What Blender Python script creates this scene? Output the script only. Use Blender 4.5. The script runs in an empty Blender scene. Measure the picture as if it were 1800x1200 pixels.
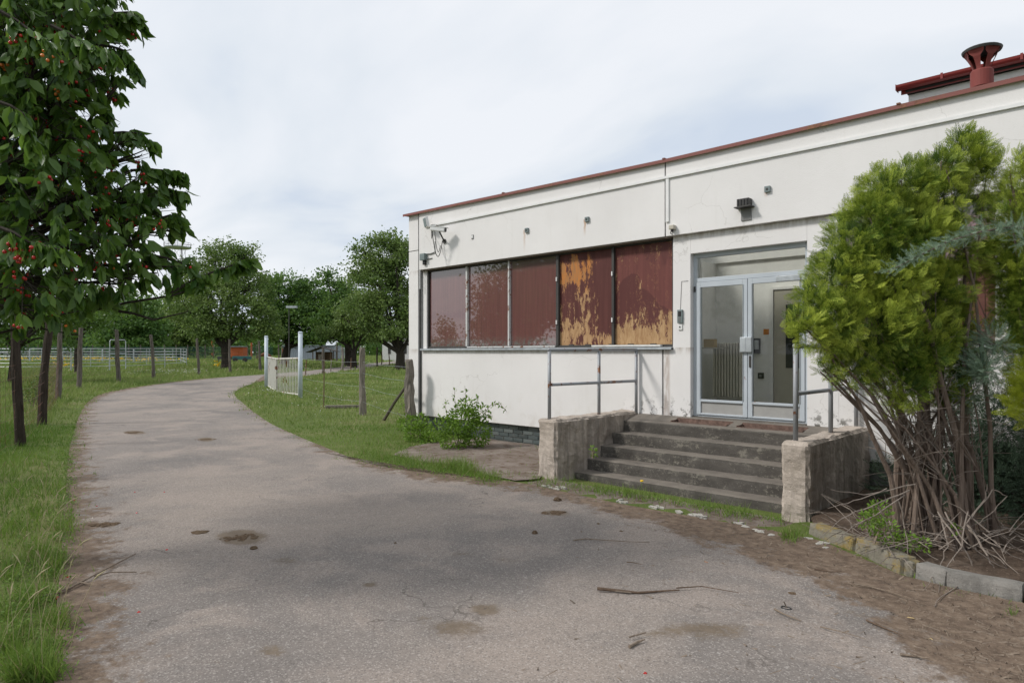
import bpy, bmesh, math, random
import numpy as np
from mathutils import Vector, Matrix, noise
random.seed(7); rng = np.random.default_rng(7)
R = math.radians
C = bpy.context.scene.collection
SC = bpy.context.scene

# ---------------------------------------------------------------- camera, sky, sun, exposure
FPX = 1170.0; CA = .7246; SA = .6892; DIST = 8.93; EYE = 1.7
cam_data = bpy.data.cameras.new('camera')
cam = bpy.data.objects.new('camera', cam_data); C.objects.link(cam)
cam.location = (0, -DIST, EYE)
cam.rotation_euler = (R(90), 0, math.atan2(SA, CA))
cam_data.sensor_width = 36; cam_data.lens = 36 * FPX / 1800
cam_data.shift_y = 20 / 1800
cam_data.clip_start = .05; cam_data.clip_end = 3000
SC.camera = cam
SUN_DIR = Vector((-.50, -.66, .78)).normalized()
world = bpy.data.worlds.new('World'); SC.world = world; world.use_nodes = True
wn = world.node_tree.nodes; wl = world.node_tree.links; wn.clear()
sky = wn.new('ShaderNodeTexSky'); sky.sky_type = 'NISHITA'; sky.sun_disc = False
sky.sun_elevation = math.asin(SUN_DIR.z); sky.sun_rotation = math.atan2(SUN_DIR.x, SUN_DIR.y)
sky.air_density = 1.2; sky.dust_density = 2.5
tc = wn.new('ShaderNodeTexCoord')
sep = wn.new('ShaderNodeSeparateXYZ'); wl.new(tc.outputs['Generated'], sep.inputs[0])
# cloud deck: project the view ray on a flat layer so that the bands flatten towards the horizon
zc = wn.new('ShaderNodeMath'); zc.operation = 'ADD'; wl.new(sep.outputs['Z'], zc.inputs[0]); zc.inputs[1].default_value = .22
zm = wn.new('ShaderNodeMath'); zm.operation = 'MAXIMUM'; wl.new(zc.outputs[0], zm.inputs[0]); zm.inputs[1].default_value = .05
dx = wn.new('ShaderNodeMath'); dx.operation = 'DIVIDE'; wl.new(sep.outputs['X'], dx.inputs[0]); wl.new(zm.outputs[0], dx.inputs[1])
dy = wn.new('ShaderNodeMath'); dy.operation = 'DIVIDE'; wl.new(sep.outputs['Y'], dy.inputs[0]); wl.new(zm.outputs[0], dy.inputs[1])
cmb = wn.new('ShaderNodeCombineXYZ'); wl.new(dx.outputs[0], cmb.inputs[0]); wl.new(dy.outputs[0], cmb.inputs[1])
cn = wn.new('ShaderNodeTexNoise'); cn.inputs['Scale'].default_value = 1.15; cn.inputs['Detail'].default_value = 5; cn.inputs['Roughness'].default_value = .5
cn.inputs['Distortion'].default_value = .4
mp = wn.new('ShaderNodeMapping'); mp.inputs['Location'].default_value = (2.3, 5.1, 0); mp.inputs['Rotation'].default_value = (0, 0, R(-44)); mp.inputs['Scale'].default_value = (.75, 1.35, 1)
wl.new(cmb.outputs[0], mp.inputs[0]); wl.new(mp.outputs[0], cn.inputs['Vector'])
cr = wn.new('ShaderNodeValToRGB')
cr.color_ramp.elements[0].position = .36; cr.color_ramp.elements[0].color = (.50, .56, .65, 1)
cr.color_ramp.elements[1].position = .60; cr.color_ramp.elements[1].color = (.70, .72, .755, 1)
e = cr.color_ramp.elements.new(.46); e.color = (.61, .65, .70, 1)
wl.new(cn.outputs['Fac'], cr.inputs[0])
b1 = wn.new('ShaderNodeBackground'); b1.inputs[1].default_value = .1; wl.new(sky.outputs[0], b1.inputs[0])
b2 = wn.new('ShaderNodeBackground'); b2.inputs[1].default_value = 1.0; wl.new(cr.outputs[0], b2.inputs[0])
mx = wn.new('ShaderNodeMixShader'); mx.inputs[0].default_value = .93
wl.new(b1.outputs[0], mx.inputs[1]); wl.new(b2.outputs[0], mx.inputs[2])
wo = wn.new('ShaderNodeOutputWorld'); wl.new(mx.outputs[0], wo.inputs[0])
sd_ = bpy.data.lights.new('sun', 'SUN'); sd_.energy = 2.1; sd_.angle = R(9); sd_.color = (1, .96, .91)
so = bpy.data.objects.new('sun', sd_); C.objects.link(so); so.rotation_euler = SUN_DIR.to_track_quat('Z', 'Y').to_euler()
SC.view_settings.view_transform = 'Standard'; SC.view_settings.look = 'None'
SC.view_settings.exposure = .38; SC.view_settings.gamma = 1; SC.view_settings.use_curve_mapping = False
SC.render.engine = 'CYCLES'
SC.cycles.max_bounces = 8; SC.cycles.transparent_max_bounces = 12

# ---------------------------------------------------------------- surveying helpers
def gz(F): return .0068 * min(max(0, F - 8), 160)
def gza(F): return .0068 * np.clip(F - 8, 0, 160)
def W(xc, F, z=0.0): return Vector((CA * xc - SA * F, SA * xc + CA * F - DIST, z))
def cam_of(x, y): return (CA * x + SA * (y + DIST), -SA * x + CA * (y + DIST))
def ground_z(x, y): return gz(cam_of(x, y)[1])
def PC(px, py):
    v = (py - 620) / FPX; F = EYE / v
    if F > 8: F = (EYE + .0544) / (v + .0068)
    return ((px - 900) / FPX * F, F)
def P(px, py):
    a, F = PC(px, py); return W(a, F, gz(F))
def AT(px, py, F): return W((px - 900) / FPX * F, F, EYE + (620 - py) / FPX * F)
def FAC(px, py, Y=0.0):
    u = px - 900; t = (DIST + Y) / (SA * u + CA * FPX)
    return (t * (CA * u - SA * FPX), EYE + (620 - py) * t)

# ---------------------------------------------------------------- object helpers
def link(name, me, parent=None, m=None):
    o = bpy.data.objects.new(name, me); C.objects.link(o)
    if m is not None and me is not None: me.materials.append(m)
    if parent is not None:
        o.parent = parent
        if me is not None and me.get('local') is None:
            p = root_loc(parent)
            if p.length > 1e-6: me.transform(Matrix.Translation(-p))
            me['local'] = 1
    return o
def root_loc(o):
    p = Vector((0, 0, 0))
    while o is not None: p += o.location; o = o.parent
    return p
def thing(name, label, cat, loc=(0, 0, 0), group=None):
    label = label or ''; cat = cat or ''
    o = bpy.data.objects.new(name, None); C.objects.link(o); o.location = loc
    o.empty_display_size = .2
    return tag(o, label, cat, group)
def tag(o, label, cat, group=None):
    o['label'] = label; o['category'] = cat
    if group: o['group'] = group
    return o
def struct(o): o['kind'] = 'structure'; return o
def stuff(o): o['kind'] = 'stuff'; return o

class MB:
    def __init__(s): s.v = []; s.f = []
    def box(s, x0, x1, y0, y1, z0, z1):
        b = len(s.v)
        s.v += [(x, y, z) for z in (z0, z1) for y in (y0, y1) for x in (x0, x1)]
        s.f += [tuple(b + i for i in q) for q in ((0, 2, 3, 1), (4, 5, 7, 6), (0, 1, 5, 4), (2, 6, 7, 3), (0, 4, 6, 2), (1, 3, 7, 5))]
        return s
    def hexa(s, pts):   # 4 bottom points ccw, 4 top points ccw
        b = len(s.v); s.v += [tuple(p) for p in pts]
        s.f += [tuple(b + i for i in q) for q in ((3, 2, 1, 0), (4, 5, 6, 7), (0, 1, 5, 4), (1, 2, 6, 5), (2, 3, 7, 6), (3, 0, 4, 7))]
        return s
    def tube(s, pts, r, n=8, cap=True):
        pts = [Vector(p) for p in pts]; rs = r if isinstance(r, (list, tuple)) else [r] * len(pts)
        b0 = len(s.v); up = None
        for i, p in enumerate(pts):
            d = (pts[min(i + 1, len(pts) - 1)] - pts[max(i - 1, 0)])
            if d.length < 1e-9: d = Vector((0, 0, 1))
            d.normalize()
            if up is None: up = Vector((0, 0, 1)) if abs(d.z) < .9 else Vector((1, 0, 0))
            a = d.cross(up); a.normalize(); c = a.cross(d); up = c
            for k in range(n):
                t = 2 * math.pi * k / n
                s.v.append(tuple(p + (a * math.cos(t) + c * math.sin(t)) * rs[i]))
        for i in range(len(pts) - 1):
            for k in range(n):
                a0 = b0 + i * n + k; a1 = b0 + i * n + (k + 1) % n
                s.f.append((a0, a1, a1 + n, a0 + n))
        if cap:
            s.f.append(tuple(b0 + k for k in reversed(range(n)))); e = b0 + (len(pts) - 1) * n
            s.f.append(tuple(e + k for k in range(n)))
        return s
    def lathe(s, c, prof, n=20):   # prof: (r, z)
        b0 = len(s.v)
        for r, z in prof:
            for k in range(n):
                t = 2 * math.pi * k / n; s.v.append((c[0] + r * math.cos(t), c[1] + r * math.sin(t), z))
        for i in range(len(prof) - 1):
            for k in range(n):
                a0 = b0 + i * n + k; a1 = b0 + i * n + (k + 1) % n
                s.f.append((a0, a1, a1 + n, a0 + n))
        return s
    def build(s, name, m, parent=None, bevel=0, smooth=False, seg=2):
        me = bpy.data.meshes.new(name); me.from_pydata(s.v, [], s.f)
        if bevel:
            bm = bmesh.new(); bm.from_mesh(me)
            bmesh.ops.bevel(bm, geom=bm.edges[:], offset=bevel, segments=seg, affect='EDGES', profile=.6)
            bm.to_mesh(me); bm.free()
        if smooth: me.shade_smooth()
        me.update()
        return link(name, me, parent, m)

def rough_box(name, m, parent, x0, x1, y0, y1, z0, z1, cuts=.06, amp=.012, freq=6, bevel=.012, seed=0, fn=None):
    bm = bmesh.new()
    bmesh.ops.create_cube(bm, size=1)
    for v in bm.verts: v.co = Vector(((x0 + x1) / 2 + v.co.x * (x1 - x0), (y0 + y1) / 2 + v.co.y * (y1 - y0), (z0 + z1) / 2 + v.co.z * (z1 - z0)))
    for ax, L in ((0, x1 - x0), (1, y1 - y0), (2, z1 - z0)):
        n = max(1, min(70, int(L / cuts)))
        lo = (x0, y0, z0)[ax]
        for i in range(1, n):
            co = [0, 0, 0]; co[ax] = lo + L * i / n; no = [0, 0, 0]; no[ax] = 1
            bmesh.ops.bisect_plane(bm, geom=bm.verts[:] + bm.edges[:] + bm.faces[:], plane_co=co, plane_no=no)
    bm.normal_update()
    for v in bm.verts:
        ins = sum((abs(v.co[a] - l) < 1e-4 or abs(v.co[a] - h) < 1e-4) for a, l, h in ((0, x0, x1), (1, y0, y1), (2, z0, z1)))
        p = v.co * freq + Vector((seed * 7.1, 0, 0))
        d = noise.noise(p) * amp + noise.noise(p * 3.1) * amp * .5
        if ins >= 2: d -= bevel * (.6 + .9 * abs(noise.noise(p * 2)))
        v.co += v.normal * d
    if fn:
        for v in bm.verts: fn(v.co)
    me = bpy.data.meshes.new(name); bm.to_mesh(me); bm.free(); me.update()
    return link(name, me, parent, m)

def arr_mesh(name, V, F, m, parent=None, attrs=None, smooth=False):
    V = np.asarray(V, np.float32).reshape(-1, 3); F = np.asarray(F, np.int32)
    me = bpy.data.meshes.new(name)
    me.vertices.add(len(V)); me.vertices.foreach_set('co', V.ravel())
    k = F.shape[1]; me.loops.add(F.size); me.loops.foreach_set('vertex_index', F.ravel())
    me.polygons.add(len(F)); me.polygons.foreach_set('loop_start', np.arange(0, F.size, k, dtype=np.int32))
    try: me.polygons.foreach_set('loop_total', np.full(len(F), k, np.int32))
    except Exception: pass
    if smooth: me.polygons.foreach_set('use_smooth', np.ones(len(F), bool))
    for a, d in (attrs or {}).items():
        at = me.attributes.new(a, 'FLOAT', 'POINT'); at.data.foreach_set('value', np.asarray(d, np.float32))
    me.update(calc_edges=True)
    return link(name, me, parent, m)

def frames(d, roll=None):
    d = d / np.linalg.norm(d, axis=1, keepdims=True)
    h = np.where(np.abs(d[:, 2:3]) < .95, np.array([[0, 0, 1.]]), np.array([[1., 0, 0]]))
    a = np.cross(d, h); a /= np.linalg.norm(a, axis=1, keepdims=True); b = np.cross(a, d)
    if roll is None: roll = rng.uniform(0, 2 * np.pi, len(d))
    c, s = np.cos(roll)[:, None], np.sin(roll)[:, None]
    A = a * c + b * s; B = -a * s + b * c
    return np.stack([A, d, B], axis=1)      # rows: x (width), y (length), z (normal)
def inst(TV, TF, pos, fr, sc):
    TV = np.asarray(TV, float); TF = np.asarray(TF)
    n = len(pos)
    V = np.einsum('vk,nkj->nvj', TV, fr) * np.asarray(sc).reshape(n, 1, 1) + pos[:, None, :]
    F = TF[None] + (np.arange(n) * len(TV))[:, None, None]
    return V.reshape(-1, 3), F.reshape(-1, TF.shape[1])
def unit(n):
    d = rng.normal(size=(n, 3)); return d / np.linalg.norm(d, axis=1, keepdims=True)
def inpoly(x, y, poly):
    ins = np.zeros(x.shape, bool); n = len(poly)
    for i in range(n):
        x0, y0 = poly[i][:2]; x1, y1 = poly[(i + 1) % n][:2]
        c = ((y0 > y) != (y1 > y)) & (x < (x1 - x0) * (y - y0) / ((y1 - y0) or 1e-12) + x0)
        ins ^= c
    return ins
def pdist(x, y, line):
    d = np.full(x.shape, 1e9)
    for (a, b) in zip(line[:-1], line[1:]):
        ax, ay = a[:2]; bx, by = b[:2]; L2 = (bx - ax) ** 2 + (by - ay) ** 2 + 1e-12
        t = np.clip(((x - ax) * (bx - ax) + (y - ay) * (by - ay)) / L2, 0, 1)
        d = np.minimum(d, np.hypot(x - ax - t * (bx - ax), y - ay - t * (by - ay)))
    return d

# ---------------------------------------------------------------- materials
class NT:
    def __init__(s, name, rough=.8, spec=.3, bsdf=True):
        s.m = bpy.data.materials.new(name); s.m.use_nodes = True; s.t = s.m.node_tree; s.t.nodes.clear()
        s.out = s.n('ShaderNodeOutputMaterial')
        if bsdf:
            s.b = s.n('ShaderNodeBsdfPrincipled'); s.b.inputs['Roughness'].default_value = rough
            s.b.inputs['Specular IOR Level'].default_value = spec; s.l(s.b.outputs[0], s.out.inputs[0])
    def n(s, t, **k):
        x = s.t.nodes.new(t)
        for a, v in k.items():
            if a in x.inputs: x.inputs[a].default_value = v
            else: setattr(x, a, v)
        return x
    def l(s, a, b): s.t.links.new(a, b)
    def pos(s):
        if not hasattr(s, '_p'): s._p = s.n('ShaderNodeNewGeometry').outputs['Position']
        return s._p
    def obj(s):
        return s.n('ShaderNodeTexCoord').outputs['Object']
    def map(s, v, sc=(1, 1, 1), loc=(0, 0, 0)):
        x = s.n('ShaderNodeMapping'); x.inputs['Scale'].default_value = sc; x.inputs['Location'].default_value = loc
        s.l(v, x.inputs[0]); return x.outputs[0]
    def noise(s, v, scale, detail=4, rough=.55, dist=0):
        x = s.n('ShaderNodeTexNoise'); x.inputs['Scale'].default_value = scale; x.inputs['Detail'].default_value = detail
        x.inputs['Roughness'].default_value = rough; x.inputs['Distortion'].default_value = dist
        s.l(v, x.inputs['Vector']); return x.outputs['Fac']
    def ramp(s, v, stops):
        x = s.n('ShaderNodeValToRGB'); el = x.color_ramp.elements
        while len(el) < len(stops): el.new(.5)
        for q, (p, c) in zip(el, stops):
            q.position = p; q.color = (c, c, c, 1) if isinstance(c, (int, float)) else (*c, 1)
        s.l(v, x.inputs[0]); return x.outputs[0]
    def step(s, v, a, b):
        x = s.n('ShaderNodeMapRange'); x.interpolation_type = 'SMOOTHSTEP'
        x.inputs['From Min'].default_value = a; x.inputs['From Max'].default_value = b
        s.l(v, x.inputs[0]); return x.outputs[0]
    def math(s, op, a, b=None, c=None):
        x = s.n('ShaderNodeMath', operation=op)
        for i, q in enumerate((a, b, c)):
            if q is None: continue
            if isinstance(q, (int, float)): x.inputs[i].default_value = q
            else: s.l(q, x.inputs[i])
        return x.outputs[0]
    def mix(s, f, a, b, mode='MIX'):
        x = s.n('ShaderNodeMix', data_type='RGBA', blend_type=mode)
        for i, q in ((0, f), (6, a), (7, b)):
            if isinstance(q, (int, float)): x.inputs[i].default_value = q
            elif isinstance(q, tuple): x.inputs[i].default_value = (*q, 1)
            else: s.l(q, x.inputs[i])
        return x.outputs[2]
    def attr(s, a): return s.n('ShaderNodeAttribute', attribute_name=a).outputs['Fac']
    def sep(s, v):
        x = s.n('ShaderNodeSeparateXYZ'); s.l(v, x.inputs[0]); return x.outputs
    def bump(s, h, strength=.3, dist=.01):
        x = s.n('ShaderNodeBump'); x.inputs['Strength'].default_value = strength; x.inputs['Distance'].default_value = dist
        s.l(h, x.inputs['Height']); s.l(x.outputs[0], s.b.inputs['Normal']); return x
    def col(s, c):
        if isinstance(c, tuple): s.b.inputs['Base Color'].default_value = (*c, 1)
        else: s.l(c, s.b.inputs['Base Color'])
        return s
M = {}
def plain(name, c, rough=.6, metal=0, spec=.4, var=.15, sc=9, bump=.0):
    t = NT(name, rough, spec); n = t.noise(t.pos(), sc)
    lo = tuple(x * (1 - var) for x in c); hi = tuple(min(1, x * (1 + var)) for x in c)
    t.col(t.ramp(n, [(.3, lo), (.7, hi)])); t.b.inputs['Metallic'].default_value = metal
    if bump: t.bump(t.noise(t.pos(), sc * 6), bump, .005)
    M[name] = t.m; return t.m

def stucco():
    t = NT('white_stucco', .9, .2); p = t.pos(); x, y, z = t.sep(p)
    c = t.ramp(t.noise(p, .7, 6, .6), [(.3, (.69, .674, .662)), (.7, (.765, .750, .738))])
    c = t.mix(t.math('MULTIPLY', t.step(t.noise(t.map(p, (7, 7, .55)), 1.2, 5, .6), .56, .78), .16), c, (.50, .48, .44))
    c = t.mix(t.math('MULTIPLY', t.step(t.noise(p, 60, 3, .7), .62, .75), .25), c, (.42, .40, .37))
    vc = t.n('ShaderNodeTexVoronoi', feature='DISTANCE_TO_EDGE'); vc.inputs['Scale'].default_value = .8
    wp = t.n('ShaderNodeVectorMath', operation='ADD'); wn2 = t.n('ShaderNodeTexNoise'); wn2.inputs['Scale'].default_value = 1.6; wn2.inputs['Detail'].default_value = 7; t.l(p, wn2.inputs['Vector']); t.l(p, wp.inputs[0]); t.l(wn2.outputs['Color'], wp.inputs[1]); t.l(wp.outputs[0], vc.inputs['Vector'])
    c = t.mix(t.math('MULTIPLY', t.math('MULTIPLY', t.step(vc.outputs['Distance'], .006, .001), t.step(t.noise(p, .8, 3), .48, .6)), .35), c, (.35, .33, .30))
    # mould where the wall meets the steps, worn render low on the wall
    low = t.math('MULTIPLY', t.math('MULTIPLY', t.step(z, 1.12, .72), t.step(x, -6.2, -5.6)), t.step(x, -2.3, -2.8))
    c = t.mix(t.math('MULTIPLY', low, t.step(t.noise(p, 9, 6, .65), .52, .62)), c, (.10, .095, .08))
    c = t.mix(t.math('MULTIPLY', t.step(z, 1.2, .35), t.math('MULTIPLY', t.step(t.noise(p, 3.3, 6, .65), .48, .7), .4)), c, (.50, .46, .40))
    # dirt just below sill and under the fascia, rust runs below the brackets
    for zz, a in ((1.78, .6), (3.45, .55)):
        g = t.math('MULTIPLY', t.step(z, zz - .14, zz), t.step(z, zz + .004, zz))
        g = t.math('MULTIPLY', g, t.math('MULTIPLY', t.step(t.noise(t.map(p, (6, 6, 1)), 1.5, 5, .7), .35, .65), a))
        c = t.mix(g, c, (.30, .245, .19))
    # run below the brackets
    for bx, a, L in ((-8.11, .45, .45), (-6.75, .8, .3), (-3.7, .55, .14), (-4.01, .25, .5)):
        wob = t.math('MULTIPLY', t.math('SUBTRACT', t.noise(t.map(p, (1, 1, 1)), 9, 3), .5), .05)
        q = t.math('ABSOLUTE', t.math('ADD', t.math('SUBTRACT', x, bx), wob))
        top = 3.9 if a != .25 else 3.66
        g = t.math('MULTIPLY', t.step(q, .035, .005), t.math('MULTIPLY', t.step(z, top - L, top), t.step(z, top + .03, top)))
        c = t.mix(t.math('MULTIPLY', g, a), c, (.42, .22, .09) if a != .25 else (.25, .24, .22))
    # brown run at the joint beside the window
    q = t.math('ABSOLUTE', t.math('SUBTRACT', x, -5.26))
    g = t.math('MULTIPLY', t.step(q, .075, .03), t.math('MULTIPLY', t.step(z, 1.8, 1.7), t.step(t.noise(t.map(p, (8, 8, 1.5)), 2, 5, .7), .3, .6)))
    c = t.mix(t.math('MULTIPLY', g, .6), c, (.36, .27, .21))
    t.col(c)
    t.bump(t.math('ADD', t.noise(p, 90, 3, .7), t.math('MULTIPLY', t.noise(p, 14, 3), .6)), .4, .006)
    M['stucco'] = t.m
stucco()

def concrete(name, a, b, dirt=.5, tint=None, seed=0, side=False):
    t = NT(name, .92, .2); p = t.map(t.pos(), (1, 1, 1), (seed, seed, 0))
    c = t.ramp(t.noise(p, 2.2, 8, .65), [(.3, a), (.7, b)])
    c = t.mix(t.math('MULTIPLY', t.step(t.noise(t.map(p, (5, 5, .8)), 1.3, 6, .65), .48, .68), dirt), c, tuple(x * .38 for x in a))
    c = t.mix(t.math('MULTIPLY', t.step(t.noise(p, 45, 4, .7), .58, .72), .5), c, tuple(min(1, x * 1.5) for x in b))
    c = t.mix(t.math('MULTIPLY', t.step(t.noise(p, 70, 3, .7), .60, .7), .6), c, tuple(x * .35 for x in a))
    if side:   # the flanks are stained by run-off, the ends are clean render
        nx = t.sep(t.n('ShaderNodeNewGeometry').outputs['Normal'])[0]
        g = t.math('MULTIPLY', t.step(nx, .5, .8), t.step(t.noise(t.map(p, (6, 6, .6)), 1.4, 6, .7), .32, .58))
        c = t.mix(t.math('MULTIPLY', g, .5), c, (.10, .09, .078))
    if tint: c = t.mix(t.math('MULTIPLY', t.step(t.noise(p, 5, 6, .7), .47, .62), .85), c, tint)
    t.col(c); t.bump(t.math('ADD', t.noise(p, 50, 5, .75), t.noise(p, 12, 4, .6)), .8, .012)
    M[name] = t.m
concrete('cheek_concrete', (.35, .30, .25), (.54, .47, .41), .45, side=True)
concrete('side_concrete', (.16, .145, .13), (.27, .25, .23), .6, seed=3)
concrete('kerb_concrete', (.17, .16, .145), (.27, .255, .23), .4, seed=5)
concrete('lichen_concrete', (.18, .165, .13), (.26, .24, .19), .3, (.26, .19, .06), seed=8)
def steps_mat():
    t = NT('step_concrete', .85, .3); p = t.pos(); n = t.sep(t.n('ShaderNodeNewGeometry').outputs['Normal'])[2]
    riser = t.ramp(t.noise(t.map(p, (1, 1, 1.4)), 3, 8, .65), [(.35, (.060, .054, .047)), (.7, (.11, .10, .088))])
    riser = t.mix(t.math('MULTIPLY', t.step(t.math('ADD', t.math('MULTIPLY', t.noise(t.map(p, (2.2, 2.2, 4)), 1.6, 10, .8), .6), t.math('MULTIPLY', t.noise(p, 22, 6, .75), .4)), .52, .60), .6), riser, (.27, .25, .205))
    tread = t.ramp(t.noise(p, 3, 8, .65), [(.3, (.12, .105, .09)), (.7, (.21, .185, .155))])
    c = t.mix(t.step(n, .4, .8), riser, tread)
    c = t.mix(t.math('MULTIPLY', t.step(t.noise(p, 60, 3, .7), .6, .7), .5), c, (.34, .32, .28))
    t.col(c); t.bump(t.noise(p, 60, 5, .75), .5, .006); M['steps'] = t.m
steps_mat()

def asphalt():
    t = NT('worn_asphalt', .93, .2); p = t.pos()
    c = t.ramp(t.noise(p, .45, 5, .6, .6), [(.32, (.165, .148, .136)), (.5, (.220, .193, .173)), (.68, (.285, .242, .208))])
    c = t.mix(t.step(t.noise(t.map(p, (1, 1, 1), (4, 9, 0)), 1.1, 7, .62, .5), .45, .66), c, (.290, .245, .212))
    c = t.mix(t.math('MULTIPLY', t.step(t.noise(t.map(p, (1, 1, 1), (14, 2, 0)), .8, 6, .6, .8), .54, .70), .38), c, (.135, .126, .120))
    # aggregate
    v = t.n('ShaderNodeTexVoronoi'); v.inputs['Scale'].default_value = 120; t.l(p, v.inputs['Vector'])
    vs = t.sep(v.outputs['Color'])[0]
    c = t.mix(t.math('MULTIPLY', t.step(vs, .82, .9), .36), c, (.50, .46, .42))
    c = t.mix(t.math('MULTIPLY', t.step(vs, .22, .12), .38), c, (.075, .069, .065))
    v2 = t.n('ShaderNodeTexVoronoi'); v2.inputs['Scale'].default_value = 22; t.l(p, v2.inputs['Vector'])
    g2 = t.math('MULTIPLY', t.step(t.sep(v2.outputs['Color'])[1], .93, .95), t.step(v2.outputs['Distance'], .30, .2))
    c = t.mix(t.math('MULTIPLY', g2, .35), c, (.45, .43, .40))
    # brown soil carried over the edges and in stains; needles and crumbs break the border up
    soil = t.ramp(t.noise(p, 11, 9, .75), [(.32, (.065, .044, .031)), (.5, (.140, .099, .070)), (.70, (.25, .187, .135))])
    soil = t.mix(t.math('MULTIPLY', t.step(t.noise(p, 70, 3, .7), .6, .68), .6), soil, (.27, .21, .15))
    sd = t.attr('edge'); nz = t.math('SUBTRACT', t.noise(p, 3.2, 8, .72), .5)
    fine = t.math('SUBTRACT', t.noise(p, 28, 4, .75), .5)
    f = t.math('ADD', t.math('ADD', t.math('ADD', sd, .11), t.math('MULTIPLY', nz, 1.9)), t.math('MULTIPLY', fine, .5))
    c = t.mix(t.math('MULTIPLY', t.step(f, -.10, .20), .93), c, soil)
    st = t.math('ADD', t.attr('stain'), t.math('ADD', t.math('MULTIPLY', nz, .9), t.math('MULTIPLY', fine, .6)))
    st2 = t.ramp(t.noise(p, 8, 6, .7), [(.3, (.105, .078, .052)), (.7, (.19, .145, .10))])
    c = t.mix(t.math('MULTIPLY', t.step(st, .38, .75), .8), c, st2)
    # hairline cracks
    vc = t.n('ShaderNodeTexVoronoi', feature='DISTANCE_TO_EDGE'); vc.inputs['Scale'].default_value = .55
    wp = t.n('ShaderNodeVectorMath', operation='ADD'); wn2 = t.n('ShaderNodeTexNoise'); wn2.inputs['Scale'].default_value = 2.2; wn2.inputs['Detail'].default_value = 6; t.l(p, wn2.inputs['Vector']); t.l(p, wp.inputs[0]); t.l(wn2.outputs['Color'], wp.inputs[1]); t.l(wp.outputs[0], vc.inputs['Vector'])
    c = t.mix(t.math('MULTIPLY', t.math('MULTIPLY', t.step(vc.outputs['Distance'], .006, .002), t.step(t.noise(p, .9, 3), .5, .6)), .55), c, (.07, .06, .052))
    # crack across the drive
    cx = t.math('ADD', t.attr('crack'), t.math('MULTIPLY', nz, .12))
    c = t.mix(t.math('MULTIPLY', t.step(t.math('ABSOLUTE', cx), .05, .02), .8), c, (.05, .055, .03))
    t.col(c); t.bump(t.math('ADD', vs, t.math('MULTIPLY', t.noise(p, 9, 6, .7), 3)), .45, .006)
    M['asphalt'] = t.m
asphalt()

def ground_mats():
    t = NT('meadow_soil', .95, .1); p = t.pos()
    c = t.ramp(t.noise(p, .35, 7, .65), [(.3, (.070, .105, .026)), (.5, (.11, .14, .042)), (.7, (.18, .165, .08))])
    c = t.mix(t.step(t.noise(p, 3, 6, .7), .45, .7), c, (.085, .115, .026))
    t.col(c); t.bump(t.noise(p, 12, 6, .7), .6, .03); M['meadow'] = t.m
    t = NT('bare_soil', .95, .1); p = t.pos()
    c = t.ramp(t.noise(p, 5, 8, .72), [(.3, (.055, .038, .028)), (.5, (.10, .073, .055)), (.72, (.18, .138, .108))])
    c = t.mix(t.math('MULTIPLY', t.step(t.noise(p, 60, 3, .7), .58, .68), .7), c, (.25, .19, .14))
    t.col(c); t.bump(t.noise(p, 25, 7, .75), .9, .02); M['soil'] = t.m
    t = NT('apron_dirt', .95, .1); p = t.pos()
    c = t.ramp(t.noise(p, 2.2, 8, .68), [(.3, (.13, .098, .076)), (.52, (.20, .165, .14)), (.72, (.27, .235, .205))])
    c = t.mix(t.step(t.noise(p, 7, 6, .7), .52, .66), c, (.105, .07, .048))
    t.col(c); t.bump(t.noise(p, 25, 7, .75), .8, .015); M['apron'] = t.m
ground_mats()

def leafmat(name, a, b, tr=.3, rough=.5, spec=.4, dead=None):
    t = NT(name, rough, spec); v = t.attr('cv')
    st = [(0, a), (1, b)] if not dead else [(0, a), (.93, b), (.95, dead)]
    c = t.ramp(v, st); t.col(c)
    tl = t.n('ShaderNodeBsdfTranslucent'); t.l(t.mix(.35, c, (.6, .8, .05), 'MULTIPLY'), tl.inputs[0])
    cc = t.n('ShaderNodeMix', data_type='RGBA', blend_type='MIX'); cc.inputs[0].default_value = .25
    ad = t.n('ShaderNodeMixShader'); ad.inputs[0].default_value = tr
    t.l(c, cc.inputs[6]); cc.inputs[7].default_value = (.25, .40, .04, 1); t.l(cc.outputs[2], tl.inputs[0])
    t.l(t.b.outputs[0], ad.inputs[1]); t.l(tl.outputs[0], ad.inputs[2]); t.l(ad.outputs[0], t.out.inputs[0])
    M[name] = t.m
leafmat('cherry_leaf', (.030, .085, .013), (.150, .255, .042), .38, .42, .4)
leafmat('fresh_leaf', (.060, .120, .020), (.110, .190, .035), .35, .45)
leafmat('tree_leaf', (.075, .135, .034), (.21, .28, .09), .38, .55, .25)
leafmat('dark_tree_leaf', (.048, .115, .028), (.14, .235, .058), .35, .55, .25)
leafmat('pine_needle', (.016, .034, .016), (.035, .060, .028), .1, .6, .2)
leafmat('thuja', (.050, .120, .013), (.50, .57, .085), .25, .55, .25)
leafmat('thuja_dark', (.035, .075, .012), (.10, .16, .025), .2, .6, .2)
leafmat('yellow_thuja', (.16, .21, .01), (.32, .36, .03), .3, .55, .25)
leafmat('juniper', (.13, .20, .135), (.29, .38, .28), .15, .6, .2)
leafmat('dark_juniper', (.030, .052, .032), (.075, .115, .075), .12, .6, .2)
leafmat('grass', (.060, .135, .018), (.20, .29, .060), .35, .55, .25, (.30, .25, .13))
leafmat('meadow_grass', (.12, .185, .042), (.28, .33, .11), .3, .6, .2, (.33, .28, .16))
leafmat('shrub_leaf', (.095, .19, .022), (.20, .32, .045), .35, .5, .3)

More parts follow.
